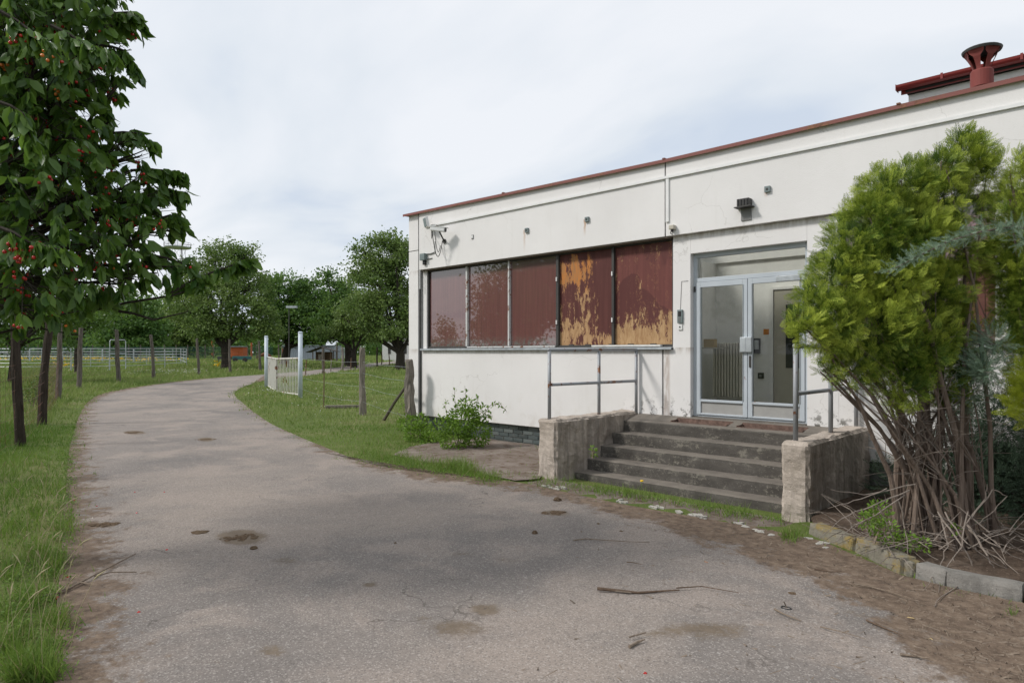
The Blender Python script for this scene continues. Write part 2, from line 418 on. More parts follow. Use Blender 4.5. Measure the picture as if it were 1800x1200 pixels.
def bark(name, a, b, sc=(9, 9, 1.2), bump=.8):
    t = NT(name, .95, .15); p = t.pos(); n = t.noise(t.map(p, sc), 2.2, 7, .7)
    c = t.ramp(n, [(.3, a), (.7, b)])
    c = t.mix(t.step(t.noise(p, 2.3, 5, .6), .5, .7), c, tuple(x * .7 for x in b))
    t.col(c); t.bump(n, bump, .02); M[name] = t.m
bark('post_wood', (.045, .037, .030), (.20, .175, .150), (14, 14, 1.5), 1)
bark('dark_post_wood', (.020, .015, .012), (.070, .055, .044), (14, 14, 1.5), 1)
bark('pale_post_wood', (.10, .088, .075), (.31, .275, .235), (14, 14, 1.5), 1)
bark('bark', (.022, .018, .014), (.07, .06, .05))
bark('thuja_bark', (.10, .072, .055), (.27, .21, .17), (20, 20, 2))
bark('twig', (.12, .09, .065), (.28, .225, .175), (20, 20, 20), .3)
bark('dead_branch', (.13, .105, .085), (.33, .28, .24), (20, 20, 8), .3)
bark('dung', (.070, .046, .030), (.19, .135, .088), (20, 20, 20), 1)
plain('rust_orange_paint', (.36, .085, .025), .75)
plain('grey_sheet', (.24, .27, .31), .6)
plain('white_paint', (.68, .67, .64), .6)
plain('blue_white_paint', (.50, .56, .62), .45, var=.08)
plain('frame_grey', (.30, .33, .35), .5)
plain('galvanised', (.42, .45, .47), .45, .3, var=.2)
plain('black_plastic', (.02, .02, .021), .5)
plain('dark_metal', (.05, .048, .045), .6, bump=.3)
plain('dark_gap', (.035, .034, .033), .9)
plain('grey_box', (.17, .21, .21), .5)
plain('white_plastic', (.72, .72, .71), .4, var=.05)
plain('cream', (.44, .41, .34), .6, var=.04)
plain('room_wall', (.80, .785, .75), .8, var=.04)
plain('room_floor', (.30, .26, .21), .6)
plain('radiator_paint', (.62, .59, .52), .45, var=.04)
plain('kick_grey', (.33, .325, .31), .7, var=.08)
plain('teal_paint', (.03, .12, .12), .6)
plain('orange_sign', (.55, .20, .03), .5)
plain('tan_card', (.42, .31, .14), .7)
plain('white_chip', (.40, .38, .34), .9, var=.35, sc=60, bump=.5)
plain('dark_roof', (.045, .042, .04), .9)
plain('brown_wood', (.12, .075, .045), .8)
plain('yellow_blind', (.60, .47, .08), .6, var=.06)
plain('joint_grey', (.20, .20, .195), .8)
plain('petal_yellow', (.80, .50, .01), .6)
plain('petal_white', (.72, .72, .66), .6)
plain('cherry_red', (.42, .012, .010), .22, spec=.6, var=.35, sc=30)
plain('cherry_orange', (.62, .17, .03), .22, spec=.6, var=.3, sc=30)
plain('fascia_dirt', (.15, .125, .10), .9)

def rusty(name, paint, amt=.5, rough=.5, metal=0, sc=6, seed=0):
    t = NT(name, rough, .4); p = t.map(t.pos(), (1, 1, 1), (seed, 0, 0))
    f = t.step(t.noise(p, sc, 7, .7), amt, amt + .08)
    c = t.mix(t.noise(p, 3, 4), tuple(x * .82 for x in paint), paint)
    ru = t.ramp(t.noise(p, 25, 4), [(.3, (.10, .035, .015)), (.7, (.26, .11, .05))])
    t.col(t.mix(f, c, ru)); t.b.inputs['Metallic'].default_value = metal
    t.bump(t.noise(p, 50, 4), .2, .003); M[name] = t.m
rusty('rail_steel', (.34, .355, .375), .55, .5, .15, 7)
rusty('door_paint', (.50, .545, .585), .66, .45, 0, 5)
rusty('gate_paint', (.62, .60, .54), .57, .6, 0, 2.5)
rusty('coping_red', (.22, .075, .062), .56, .6, 0, 2.2)
rusty('gutter_red', (.22, .026, .022), .80, .4, 0, 2)
rusty('vent_red', (.20, .042, .034), .64, .7, 0, 7)
rusty('rust_plate', (.13, .085, .07), .48, .85, 0, 9)
rusty('mullion_paint', (.58, .58, .57), .54, .5, 0, 9)

def glossy_maroon():
    t = NT('maroon_board_behind_glass', .5, .3); p = t.pos()
    c = t.ramp(t.noise(t.map(p, (20, 20, .7)), 1.2, 5, .6), [(.3, (.115, .044, .039)), (.7, (.165, .062, .054))])
    z = t.sep(p)[2]
    c = t.mix(t.math('MULTIPLY', t.step(z, 2.05, 1.86), t.step(t.noise(p, 12, 6, .7), .40, .6)), c, (.14, .13, .115))
    c = t.mix(t.math('MULTIPLY', t.step(z, 3.15, 3.38), .5), c, (.10, .09, .085))
    t.col(c); t.b.inputs['Coat Weight'].default_value = 1; t.b.inputs['Coat IOR'].default_value = 2.15
    t.b.inputs['Coat Roughness'].default_value = .02
    M['maroon_glass'] = t.m
    for name, kind in (('peeling_board_a', 0), ('peeling_board_b', 1)):
        t = NT(name, .6, .25); p = t.pos(); x, y, z = t.sep(p)
        c = t.ramp(t.noise(t.map(p, (16, 16, .8)), 1.3, 6, .65), [(.3, (.075, .023, .020) if kind == 0 else (.115, .036, .031)), (.7, (.115, .038, .033) if kind == 0 else (.165, .054, .046))])
        q = t.math('ADD', t.math('MULTIPLY', t.noise(t.map(p, (5.0, 5.0, 1.7), (kind * 3, 0, 0)), 1.7, 10, .74, .1), .75), t.math('MULTIPLY', t.noise(t.map(p, (11, 11, 5), (kind * 5, 0, 0)), 2.2, 8, .7), .25)); q = t.math('ADD', t.math('MULTIPLY', t.math('SUBTRACT', q, .5), 1.9), .5)
        if kind == 0:
            hi = t.math('MULTIPLY', t.math('MULTIPLY', t.step(z, 2.78, 3.0), t.step(z, 3.35, 3.2)), t.step(x, -6.62, -6.95))
            mid_ = t.math('MULTIPLY', t.step(t.math('ABSOLUTE', t.math('ADD', x, 6.86)), .20, .05), t.math('MULTIPLY', t.step(z, 2.9, 2.7), .62))
            th = t.math('MAXIMUM', t.math('ADD', t.step(z, 2.60, 1.86), t.math('MULTIPLY', hi, 1.0)), mid_)
            f = t.math('ADD', q, t.math('MULTIPLY', th, .20))
            f = t.math('SUBTRACT', f, t.math('MULTIPLY', t.step(x, -6.75, -6.3), t.math('MULTIPLY', t.step(z, 1.93, 2.1), .3)))
            fl = t.math('MULTIPLY', t.math('SUBTRACT', t.noise(t.map(p, (60, 60, 26)), 1, 4, .7), .5), .13); f = t.math('ADD', f, fl); fx = t.step(f, .60, .635)
            tan = t.ramp(z, [(0, (.48, .30, .14)), (1, (.48, .30, .14))])
            tan = t.mix(t.step(z, 2.6, 2.9), (.46, .29, .15), (.48, .185, .045))
        else:
            f = t.math('ADD', q, t.math('MULTIPLY', t.step(z, 2.45, 1.92), .34)); fl = t.math('MULTIPLY', t.math('SUBTRACT', t.noise(t.map(p, (60, 60, 26)), 1, 4, .7), .5), .13); f = t.math('ADD', f, fl); fx = t.step(f, .655, .69)
            # old water run, a darker arc across the board
            arc = t.math('SUBTRACT', t.math('ADD', t.math('MULTIPLY', t.math('ABSOLUTE', t.math('ADD', x, 5.95)), -.9), 2.98), z)
            wv = t.math('ADD', arc, t.math('MULTIPLY', t.math('SUBTRACT', t.noise(p, 3, 4), .5), .35))
            c = t.mix(t.math('MULTIPLY', t.step(wv, 0, .04), .75), c, (.085, .026, .024))
            c = t.mix(t.math('MULTIPLY', t.step(t.math('ADD', t.noise(t.map(p, (3, 3, .9)), 1.3, 5), t.math('MULTIPLY', t.step(z, 2.8, 3.4), .35)), .72, .80), .6), c, (.085, .026, .024))
            tan = (.46, .30, .155)
        tn = t.mix(t.step(t.noise(t.map(p, (14, 14, 3)), 2, 8, .7), .35, .7), tan, (.30, .165, .075))
        c = t.mix(t.math('MULTIPLY', t.math('MULTIPLY', t.step(f, .50, .60), t.step(t.noise(p, 30, 5, .7), .45, .6)), .55), c, (.23, .10, .055))
        t.col(t.mix(fx, c, tn))
        t.bump(t.math('MULTIPLY', fx, -1), .5, .003)
        t.b.inputs['Coat Weight'].default_value = .15; t.b.inputs['Coat Roughness'].default_value = .15
        M[name] = t.m
glossy_maroon()
def glass():
    t = NT('clear_glass', bsdf=False)
    tr = t.n('ShaderNodeBsdfTransparent'); tr.inputs[0].default_value = (.96, .97, .96, 1)
    gl = t.n('ShaderNodeBsdfGlossy'); gl.inputs['Roughness'].default_value = .01
    fr = t.n('ShaderNodeFresnel'); fr.inputs[0].default_value = 1.3
    mx = t.n('ShaderNodeMixShader'); t.l(fr.outputs[0], mx.inputs[0]); t.l(tr.outputs[0], mx.inputs[1]); t.l(gl.outputs[0], mx.inputs[2])
    t.l(mx.outputs[0], t.out.inputs[0]); M['glass'] = t.m
    t = NT('glazed_brick', .35, .5); p = t.pos()
    o = t.n('ShaderNodeObjectInfo').outputs['Random']
    c = t.ramp(o, [(0, (.050, .062, .062)), (.5, (.085, .105, .105)), (1, (.135, .155, .150))])
    c = t.mix(t.math('MULTIPLY', t.step(t.noise(p, 12, 5), .5, .7), .5), c, (.14, .135, .12))
    t.col(c); M['brick'] = t.m
glass()
plain('mat_rim', (.15, .095, .075), .9, var=.4, sc=25)
plain('mortar', (.22, .22, .205), .95)

# ================================================================ GROUND, ROAD, BED
def gfun(x, y, F):
    z = gza(F)
    dip = (x > -5.9) & (x < -2.55) & (y > -2.42) & (y < 0)
    return z - .05 * dip
xs = np.concatenate([-np.geomspace(30, 1500, 16)[::-1], np.arange(-29.4, 29.5, .3), np.geomspace(30, 1500, 16)])
Fs = np.concatenate([[-400, -100, -30], np.arange(-10, 30, .25), np.arange(30, 168, 3), [168], np.geomspace(180, 2600, 14)])
XX, FF = np.meshgrid(xs, Fs)
wx = CA * XX - SA * FF; wy = SA * XX + CA * FF - DIST
ZZ = gfun(wx, wy, FF)
nz = np.array([noise.noise((a * .8, b * .8, 0)) for a, b in zip(wx.ravel(), wy.ravel())]).reshape(wx.shape)

def idxgrid(n, m):
    i = np.arange(n - 1)[:, None] * m + np.arange(m - 1)[None]
    return np.stack([i, i + 1, i + m + 1, i + m], -1).reshape(-1, 4)

# the drive: left / right edges, matched pairs in camera-plan metres
LR = [((2.5, -4), (7.4, -4)), ((.2, 0), (5.6, .2)), (PC(95, 1200), PC(1805, 1063)), (PC(100, 1060), PC(1662, 1032)), (PC(108, 980), PC(1584, 1012)), (PC(112, 900), PC(1445, 952)),
      (PC(118, 840), PC(1330, 928)), (PC(120, 800), PC(1110, 890)), (PC(130, 760), PC(930, 852)), (PC(140, 730), PC(850, 842)),
      (PC(155, 706), PC(720, 828)), (PC(178, 693), PC(640, 813)), (PC(215, 684), PC(575, 788)), (PC(250, 679), PC(515, 763)),
      (PC(300, 672), PC(465, 738)), (PC(340, 667.5), PC(424, 706)), (PC(400, 662.5), PC(413, 691)), (PC(440, 660), PC(430, 679)), (PC(466, 658), PC(466, 669)),
      (PC(500, 655), PC(500, 665)), (PC(535, 652.5), PC(535, 661.5)), (PC(599, 645), PC(599, 653.5)), (PC(696, 634.5), PC(696, 640.5)), (PC(780, 628), PC(780, 632))]
def dens(pts, seg):
    out = []
    n = len(pts)
    for i in range(n - 1):
        p0 = Vector(pts[max(i - 1, 0)]); p1 = Vector(pts[i]); p2 = Vector(pts[i + 1]); p3 = Vector(pts[min(i + 2, n - 1)])
        for k in range(seg):
            t = k / seg
            if i < 7: q = p1.lerp(p2, t); out.append((q.x, q.y)); continue
            q = .5 * ((2 * p1) + (p2 - p0) * t + (2 * p0 - 5 * p1 + 4 * p2 - p3) * t * t + (3 * p1 - p0 - 3 * p2 + p3) * t ** 3)
            out.append((q.x, q.y))
    out.append(tuple(pts[-1])); return np.array(out)
Lc = dens([a for a, b in LR], 16); Rc = dens([b for a, b in LR], 16)
NV = 110
tt = np.linspace(0, 1, NV)[None, :, None]
G = Lc[:, None] * (1 - tt) + Rc[:, None] * tt
gx, gF = G[..., 0], G[..., 1]
rx = CA * gx - SA * gF; ry = SA * gx + CA * gF - DIST
road_poly = [tuple(W(a, b)[:2]) for a, b in Lc] + [tuple(W(a, b)[:2]) for a, b in Rc[::-1]]
# clean asphalt ends here; beyond it the soil lies over the drive
def PL(pts): return [tuple(P(*q)[:2]) for q in pts]
left_clean = PL([(176, 1200), (168, 1120), (190, 1040), (172, 960), (160, 900), (150, 850), (143, 800), (142, 760), (150, 730), (164, 705), (190, 692), (250, 680), (300, 673), (345, 668), (405, 662), (468, 657.5)])
right_clean = PL([(1690, 1200), (1640, 1150), (1560, 1085), (1450, 1020), (1340, 985), (1230, 945), (1120, 912), (1010, 880), (930, 862), (860, 850), (770, 845), (700, 832), (630, 810), (560, 783), (500, 752), (455, 730), (428, 707), (420, 691), (436, 679)])
lw0 = tuple(W(1.6, -2)[:2]); rw0 = tuple(W(4.4, -2)[:2])
left_clean = [lw0] + left_clean; right_clean = [rw0] + right_clean
clean = left_clean + right_clean[::-1]
dd = np.minimum(pdist(rx, ry, left_clean), pdist(rx, ry, right_clean))
sdist = np.where(inpoly(rx, ry, clean), -dd, dd)
sdist = np.where(gF > 42, -.6, sdist)
stain = np.zeros(rx.shape)
for px, py, a, b, k in [(425, 945, 45, 14, 1.3), (235, 761, 20, 4, 1.2), (362, 773, 18, 4, 1.1), (185, 924, 26, 6, 1), (352, 938, 16, 4, .9), (510, 988, 55, 14, .55),
                        (480, 1147, 38, 16, .75), (850, 1074, 32, 13, .95), (800, 1105, 75, 22, .75), (745, 1090, 30, 14, .55), (815, 975, 60, 12, .5), (900, 985, 70, 10, .5),
                        (975, 903, 30, 6, 1), (1235, 1112, 110, 24, .8), (1130, 1120, 60, 18, .5), (1060, 1170, 90, 12, .35), (760, 965, 40, 9, .45), (640, 940, 50, 9, .35),
                        (380, 1170, 40, 12, .6), (250, 1165, 45, 14, .6), (1500, 1080, 50, 14, .55), (1400, 1090, 40, 10, .45), (820, 1130, 60, 12, .45), (1160, 940, 40, 8, .35), (650, 1030, 18, 6, .8), (350, 722, 30, 3, .5), (560, 800, 60, 5, .45), (230, 745, 40, 4, .3)]:
    p = P(px, py); q = P(px + a, py); r = P(px, py + b)
    e1 = Vector((q - p)[:2]); e2 = Vector((r - p)[:2])
    det = e1.x * e2.y - e1.y * e2.x
    ux = ((rx - p.x) * e2.y - (ry - p.y) * e2.x) / det; uy = (e1.x * (ry - p.y) - e1.y * (rx - p.x)) / det
    stain = np.maximum(stain, k * np.exp(-(ux ** 2 + uy ** 2) * .9))
crk = PL([(150, 706), (230, 703), (300, 702.5), (360, 702), (415, 701)])
crack = pdist(rx, ry, crk)
V = np.stack([rx, ry, gza(gF) + .010], -1)
road = arr_mesh('road', V, idxgrid(len(Lc), NV), M['asphalt'], attrs={'edge': sdist.ravel(), 'stain': stain.ravel(), 'crack': crack.ravel()}); struct(road)

under = inpoly(wx, wy, road_poly)
V = np.stack([wx, wy, ZZ - .012 * under], -1)
ground = arr_mesh('ground', V, idxgrid(len(Fs), len(xs)), M['meadow']); struct(ground)

def patch(name, poly, z, m, step=.08, jit=.0, bump=.0, raise_=None):
    poly = [tuple(q[:2]) for q in poly]
    bm = bmesh.new(); vs = [bm.verts.new((x, y, 0)) for x, y in poly]; bm.faces.new(vs)
    xs_ = [q[0] for q in poly]; ys_ = [q[1] for q in poly]
    for ax, lo, hi in ((0, min(xs_), max(xs_)), (1, min(ys_), max(ys_))):
        k = lo + step
        while k < hi:
            co = [0, 0, 0]; co[ax] = k; no = [0, 0, 0]; no[ax] = 1
            bmesh.ops.bisect_plane(bm, geom=bm.verts[:] + bm.edges[:] + bm.faces[:], plane_co=co, plane_no=no); k += step
    for v in bm.verts:
        F = cam_of(v.co.x, v.co.y)[1]
        v.co.z = gz(F) + z + (noise.noise(v.co * 3) * bump + noise.noise(v.co * 9) * bump * .5 if bump else 0)
        if raise_: v.co.z += raise_(v.co)
    bmesh.ops.recalc_face_normals(bm, faces=bm.faces[:])
    if sum(f.normal.z for f in bm.faces) < 0: bmesh.ops.reverse_faces(bm, faces=bm.faces[:])
    me = bpy.data.meshes.new(name); bm.to_mesh(me); bm.free()
    return struct(link(name, me, None, m))
apron_px = [(690, 800), (720, 786), (765, 778), (850, 768), (950, 776), (985, 800), (948, 842), (905, 846), (865, 838), (800, 818), (740, 812)]
apron_poly = PL(apron_px)
step_poly = PL([(925, 835), (965, 838), (1371, 908), (1440, 922), (1462, 955), (1330, 932), (1110, 893), (930, 856)])
patch('step_verge', step_poly, -.018, M['apron'], .1, bump=.012)
patch('dirt_apron', apron_poly, .012, M['apron'], .1, bump=.012)

# kerb line: foot of the kerb facing the drive
kp = [P(1420, 937), P(1500, 968), P(1584, 1008), P(1606, 1014), P(1662, 1032), P(1800, 1060)]
kdir = (kp[5] - kp[3]).normalized(); kp += [kp[5] + kdir * 1.6, kp[5] + kdir * 3.4, kp[5] + kdir * 6]
for k in kp: k.z = 0
kerb = thing('kerb', None, None); del kerb['label']; del kerb['category']; struct(kerb)
for i, (a, b) in enumerate(zip(kp[:-1], kp[1:])):
    if (b - a).length > 1.0:
        n = int((b - a).length // .95) or 1
    else: n = 1
    for k in range(n):
        p = a.lerp(b, k / n); q = a.lerp(b, (k + 1) / n); L = (q - p).length - .008
        mat = M['lichen_concrete'] if i in (0, 1, 2) else M['kerb_concrete']
        h = (.105, .125, .105, .115)[min(i, 3)]
        o = rough_box('kerb_stone', mat, None, 0, L, .0, .13, -.08, h, .03, .006, 7, .012 if i != 2 else .025, seed=i * 5 + k,
                      fn=lambda c: setattr(c, 'y', c.y + .02 * max(0, c.z) / .12))
        d = q - p; o.parent = kerb; o.location = p; o.rotation_euler = (R(random.uniform(-1.5, 1.5)), 0, math.atan2(d.y, d.x) + R(random.uniform(-1.5, 1.5)))
bed_poly = [Vector((-2.42, -2.05)), Vector((-2.42, .12)), Vector((14, .12)), Vector((14, -6.5))] + [k + Vector((-kdir.y, kdir.x, 0)) * .10 for k in kp[::-1]]
patch('planting_bed', bed_poly, .075, M['soil'], .09, bump=.035)

# remains of the white-painted edging along the drive
edging = thing('edging_strip', None, None); del edging['label']; del edging['category']; struct(edging)
for px, py, L in [(962, 856, .17), (985, 858, .22), (1088, 880, .12), (1096, 882, .10), (1158, 892, .20), (1199, 901, .13), (1222, 907, .20), (1236, 911, .12), (1293, 922, .16), (1315, 928, .20), (1336, 935, .18), (1352, 941, .12), (1424, 948, .14), (1443, 957, .20), (1456, 966, .12)]:
    for q_ in range(random.choice((2, 3, 4))):
        p = P(px + random.uniform(-L, L) * 55, py + random.uniform(-2.2, 2.2)); bm = MB(); n = random.choice((6, 7, 8)); Lq = L * random.uniform(.3, .75)
        ca, sa = math.cos(-.45 + random.uniform(-.3, .3)), math.sin(-.45 + random.uniform(-.3, .3)); pts = []
        for k in range(n):
            t = 2 * math.pi * k / n; rr = random.uniform(.5, 1.15); a_, b_ = math.cos(t) * Lq * .5 * rr, math.sin(t) * random.uniform(.02, .045) * rr
            pts.append((p.x + a_ * ca - b_ * sa, p.y + a_ * sa + b_ * ca))
        bm.v = [(x, y, -.02) for x, y in pts] + [(x, y, .0125 + random.uniform(0, .004)) for x, y in pts]
        bm.f = [tuple(range(n, 2 * n))] + [(k, (k + 1) % n, n + (k + 1) % n, n + k) for k in range(n)]
        bm.build('painted_stone', M['white_chip'], edging)

# ================================================================ BUILDING
B = thing('office_building', 'long white rendered single storey building with rusty red roof edge beside the drive', 'building', (-5, 0, 0))
XL = -11.52; XR = 7.0
def top_z(x):  # the parapet sags a little in the middle
    if x < -5.23: return 4.66 + (4.575 - 4.66) * (x - XL) / (-5.23 - XL)
    return 4.575 + (4.64 - 4.575) * (x + 5.23) / (XR + 5.23)
def slab(x0, x1, y0, y1, z0, z1):   # slab whose top follows the parapet
    m = MB(); m.hexa([(x0, y0, z0), (x1, y0, z0), (x1, y1, z0), (x0, y1, z0), (x0, y0, z1(x0)), (x1, y0, z1(x1)), (x1, y1, z1(x1)), (x0, y1, z1(x0))]); return m
st_ = M['stucco']
# pier and its joint
MB().box(XL, -11.20, -.05, .30, -.1, 3.872).build('corner_pier', st_, B, .006)
slab(XL, -11.20, -.05, .30, 3.886, top_z).build('corner_pier', st_, B, .006)
MB().box(XL + .02, -11.20, -.035, .28, 3.87, 3.89).build('joint', M['dark_gap'], B)
MB().box(-11.20, -11.135, -.015, .3, -.1, 4.60).build('joint', M['joint_grey'], B)
MB().tube([(-11.165, -.03, .3), (-11.165, -.03, 3.6), (-11.16, -.05, 4.6)], .011, 6).build('cable', M['dark_metal'], B)
# fascia panels
slab(-11.135, -5.245, -.08, .25, 3.45, top_z).build('fascia_panel', st_, B, .006)
slab(-5.225, .95, -.08, .25, 3.45, top_z).build('fascia_panel', st_, B, .006)
slab(.97, XR, -.08, .25, 3.45, top_z).build('fascia_panel', st_, B, .006)
MB().box(-5.245, -5.225, -.06, .2, 3.46, 4.55).build('joint', M['dark_gap'], B)
for a, b in ((-11.10, -5.16), (-2.80, XR)):
    MB().box(a, b, -.062, .05, 3.43, 3.449).build('drip_edge', M['fascia_dirt'], B)
# coping
for a, b in ((XL - .10, -8.6), (-8.6, -5.23), (-5.23, -2.1), (-2.1, 1.2), (1.2, XR)):
    za, zb = top_z(a) + .002, top_z(b) + .002
    m = MB(); m.hexa([(a, -.13, za - .012), (b, -.13, zb - .012), (b, .4, zb + .0), (a, .4, za + .0), (a, -.13, za + .022), (b, -.13, zb + .022), (b, .4, zb + .03), (a, .4, za + .03)])
    m.hexa([(a, -.137, za - .028), (b, -.137, zb - .028), (b, -.131, zb - .028), (a, -.131, za - .028), (a, -.137, za + .021), (b, -.137, zb + .021), (b, -.131, zb + .021), (a, -.131, za + .021)])
    m.build('coping', M['coping_red'], B)
    MB().box(b - .02, b + .02, -.145, .1, zb + .023, zb + .040).build('coping_clip', M['coping_red'], B)
# lower panels, plinth
MB().box(-11.135, -5.335, 0, .22, .37, 1.75).build('wall_panel', st_, B, .008)
MB().box(-5.335, -5.315, .015, .2, .4, 1.75).build('joint', M['dark_gap'], B)
MB().box(-5.315, -5.15, .004, .22, .1, 1.75).build('wall_panel', st_, B, .004)
MB().box(-2.80, XR, 0, .22, .37, 1.75).build('wall_panel', st_, B, .008)
MB().box(XL + .05, -6.5, .10, .35, -.1, .369).build('plinth_backing', M['mortar'], B)
MB().box(-2.5, XR, .10, .35, -.1, .369).build('plinth_backing', M['mortar'], B)
pl = thing('plinth', None, None, (0, 0, 0)); del pl['label']; del pl['category']; pl.parent = B; pl.matrix_parent_inverse = Matrix.Identity(4); pl.location = (5, 0, 0)
bme = None
bw, bh = .235, .062
for r_ in range(6):
    z0 = .352 - (r_ + 1) * (bh + .012)
    x = -11.13 + (r_ % 2) * .12
    while x < -6.1:
        if bme is None:
            o = MB().box(0, bw, 0, .03, 0, bh).build('brick', M['brick'], None, .003, seg=1); bme = o.data; o.parent = pl
        else:
            o = bpy.data.objects.new('brick', bme); C.objects.link(o); o.parent = pl
        o.location = (x, .083 + random.uniform(-.003, .003), z0); x += bw + .012
# walls round the door
MB().box(-5.15, -4.86, .0, .22, .1, 3.449).build('door_wall', st_, B, .006)
MB().box(-4.86, -3.19, .0, .22, 3.16, 3.448).build('door_wall', st_, B, .006)
MB().box(-3.19, -2.92, .0, .22, .1, 3.449).build('door_wall', st_, B, .006)
MB().box(-2.92, -2.80, -.02, .22, 1.79, 3.43).build('pilaster', M['white_paint'], B, .004)
MB().box(-2.92, -2.80, -.0, .22, .1, 1.77).build('door_wall', st_, B, .004)
# body behind
MB().box(XL + .01, XL + .2, .3, 12, -.1, 4.55).build('end_wall', st_, B)
MB().box(XL + .01, XR, 11.9, 12.1, -.1, 4.5).build('back_wall', st_, B)
for q in ((XL + .2, -6.3, .26, 11.9), (-2.2, XR - .05, .26, 11.9), (-6.3, -2.2, .26, .5), (-6.3, -2.2, 2.25, 11.9)):   # flat roof round the opening added to brighten the hall
    MB().box(q[0], q[1], q[2], q[3], 4.30, 4.45).build('roof', M['dark_roof'], B)
MB().box(XR - .2, XR, .25, 11.9, -.1, 4.3).build('end_wall', st_, B)

# windows
def bay(x0, x1, edges, mats, mull, name):
    w = MB()
    w.box(x0, x1, .05, .21, 1.792, 1.83); w.box(x0, x1, .05, .21, 3.405, 3.429)
    w.box(x0, x0 + .03, .05, .21, 1.83, 3.405); w.box(x1 - .03, x1, .05, .21, 1.83, 3.405)
    wo_ = w.build('window', M['dark_metal'], B)
    for i in range(len(edges) - 1):
        a, b = edges[i], edges[i + 1]
        if mats[i] is None: continue
        MB().box(a + .018, b - .018, .085, .10, 1.832, 3.403).build('pane', M[mats[i]], wo_)
    for x, mm, wd in mull:
        MB().box(x - wd, x + wd, .035, .12, 1.832, 3.42).build('mullion', M[mm], wo_, .003)
    return wo_
e1 = [-10.97, -9.78, -8.62, -7.44, -6.27, -5.19]
wi = bay(-11.0, -5.16, e1, ['maroon_glass'] * 3 + ['peeling_board_a', 'peeling_board_b'],
    [(-9.78, 'mullion_paint', .022), (-8.62, 'mullion_paint', .018), (-7.44, 'dark_metal', .028), (-6.27, 'dark_metal', .022)], 'window')
MB().box(-11.135, -11.0, .02, .2, 1.79, 3.448).build('window_reveal', st_, B)
for x in (-7.44, -6.27):
    for z in (2.95, 2.2):
        MB().box(x - .015, x + .005, .015, .036, z, z + .07).build('hinge', M['white_plastic'], wi)
MB().box(-9.75, -7.48, .02, .05, 1.80, 1.825).build('bottom_bead', M['mullion_paint'], wi, .003)
MB().box(-6.65, -5.35, -.03, .04, 1.80, 1.826).build('loose_bead', M['white_paint'], wi, .003)
for i in range(5):
    x = -7.2 + i * .4 + random.uniform(-.05, .05)
    MB().box(x, x + .10, .06, .084, 1.831, 1.845).build('glazing_clip', M['dark_metal'], wi)
e2 = [-2.80, -1.70, -1.18 - .02, .0, 1.17, 2.34, 3.5, 4.68, 5.85]
e2 = [-2.77, -1.97, -1.14, .03, 1.2, 2.37, 3.54, 4.71, 5.88]
w2 = bay(-2.80, 5.9, e2, ['maroon_glass', 'maroon_glass', None, None, 'maroon_glass', 'maroon_glass', None, None],
    [(-1.97, 'dark_metal', .02), (-1.14, 'white_paint', .055), (.03, 'mullion_paint', .02), (1.2, 'mullion_paint', .02), (2.37, 'mullion_paint', .02), (3.54, 'white_paint', .05), (4.71, 'mullion_paint', .02)], 'window')
for a, b in ((-1.08, .01), (.05, 1.18), (3.6, 4.69), (4.73, 5.86)):
    MB().box(a + .01, b - .01, .088, .094, 1.832, 3.403).build('pane', M['glass'], w2)
    bl = MB(); z = 1.86
    while z < 3.38:
        bl.hexa([(a, .15, z), (b, .15, z), (b, .165, z + .004), (a, .165, z + .004), (a, .15, z + .0015), (b, .15, z + .0015), (b, .168, z + .0055 + .018), (a, .168, z + .0055 + .018)]); z += .034
    stuff(bl.build('blind_slats', M['yellow_blind'], w2))
MB().box(-1.1, 5.9, .24, .26, 1.6, 3.5).build('inner_screen', M['dark_gap'], B)
for a, b in ((-11.135, -5.15), (-2.80, XR)):
    m = MB(); m.box(a, b, -.055, .09, 1.775, 1.790); m.box(a, b, -.058, -.048, 1.752, 1.775); m.build('sill', M['galvanised'], B)
    MB().box(a, b, -.003, .05, 1.751, 1.774).build('sill_gap', M['dark_gap'], B)
# conduits
def cond(pts, r, name='conduit', m='white_plastic'):
    MB().tube(pts, r, 6).build(name, M[m], B)
MB().box(-10.90, -5.2, -.110, -.0805, 4.312, 4.350).build('cable_duct', M['white_plastic'], B)
MB().box(-5.2, XR, -.110, -.0805, 4.312, 4.350).build('cable_duct', M['white_plastic'], B)
MB().box(-5.215, -5.165, -.103, -.0805, 3.66, 4.312).build('cable_duct', M['white_plastic'], B)

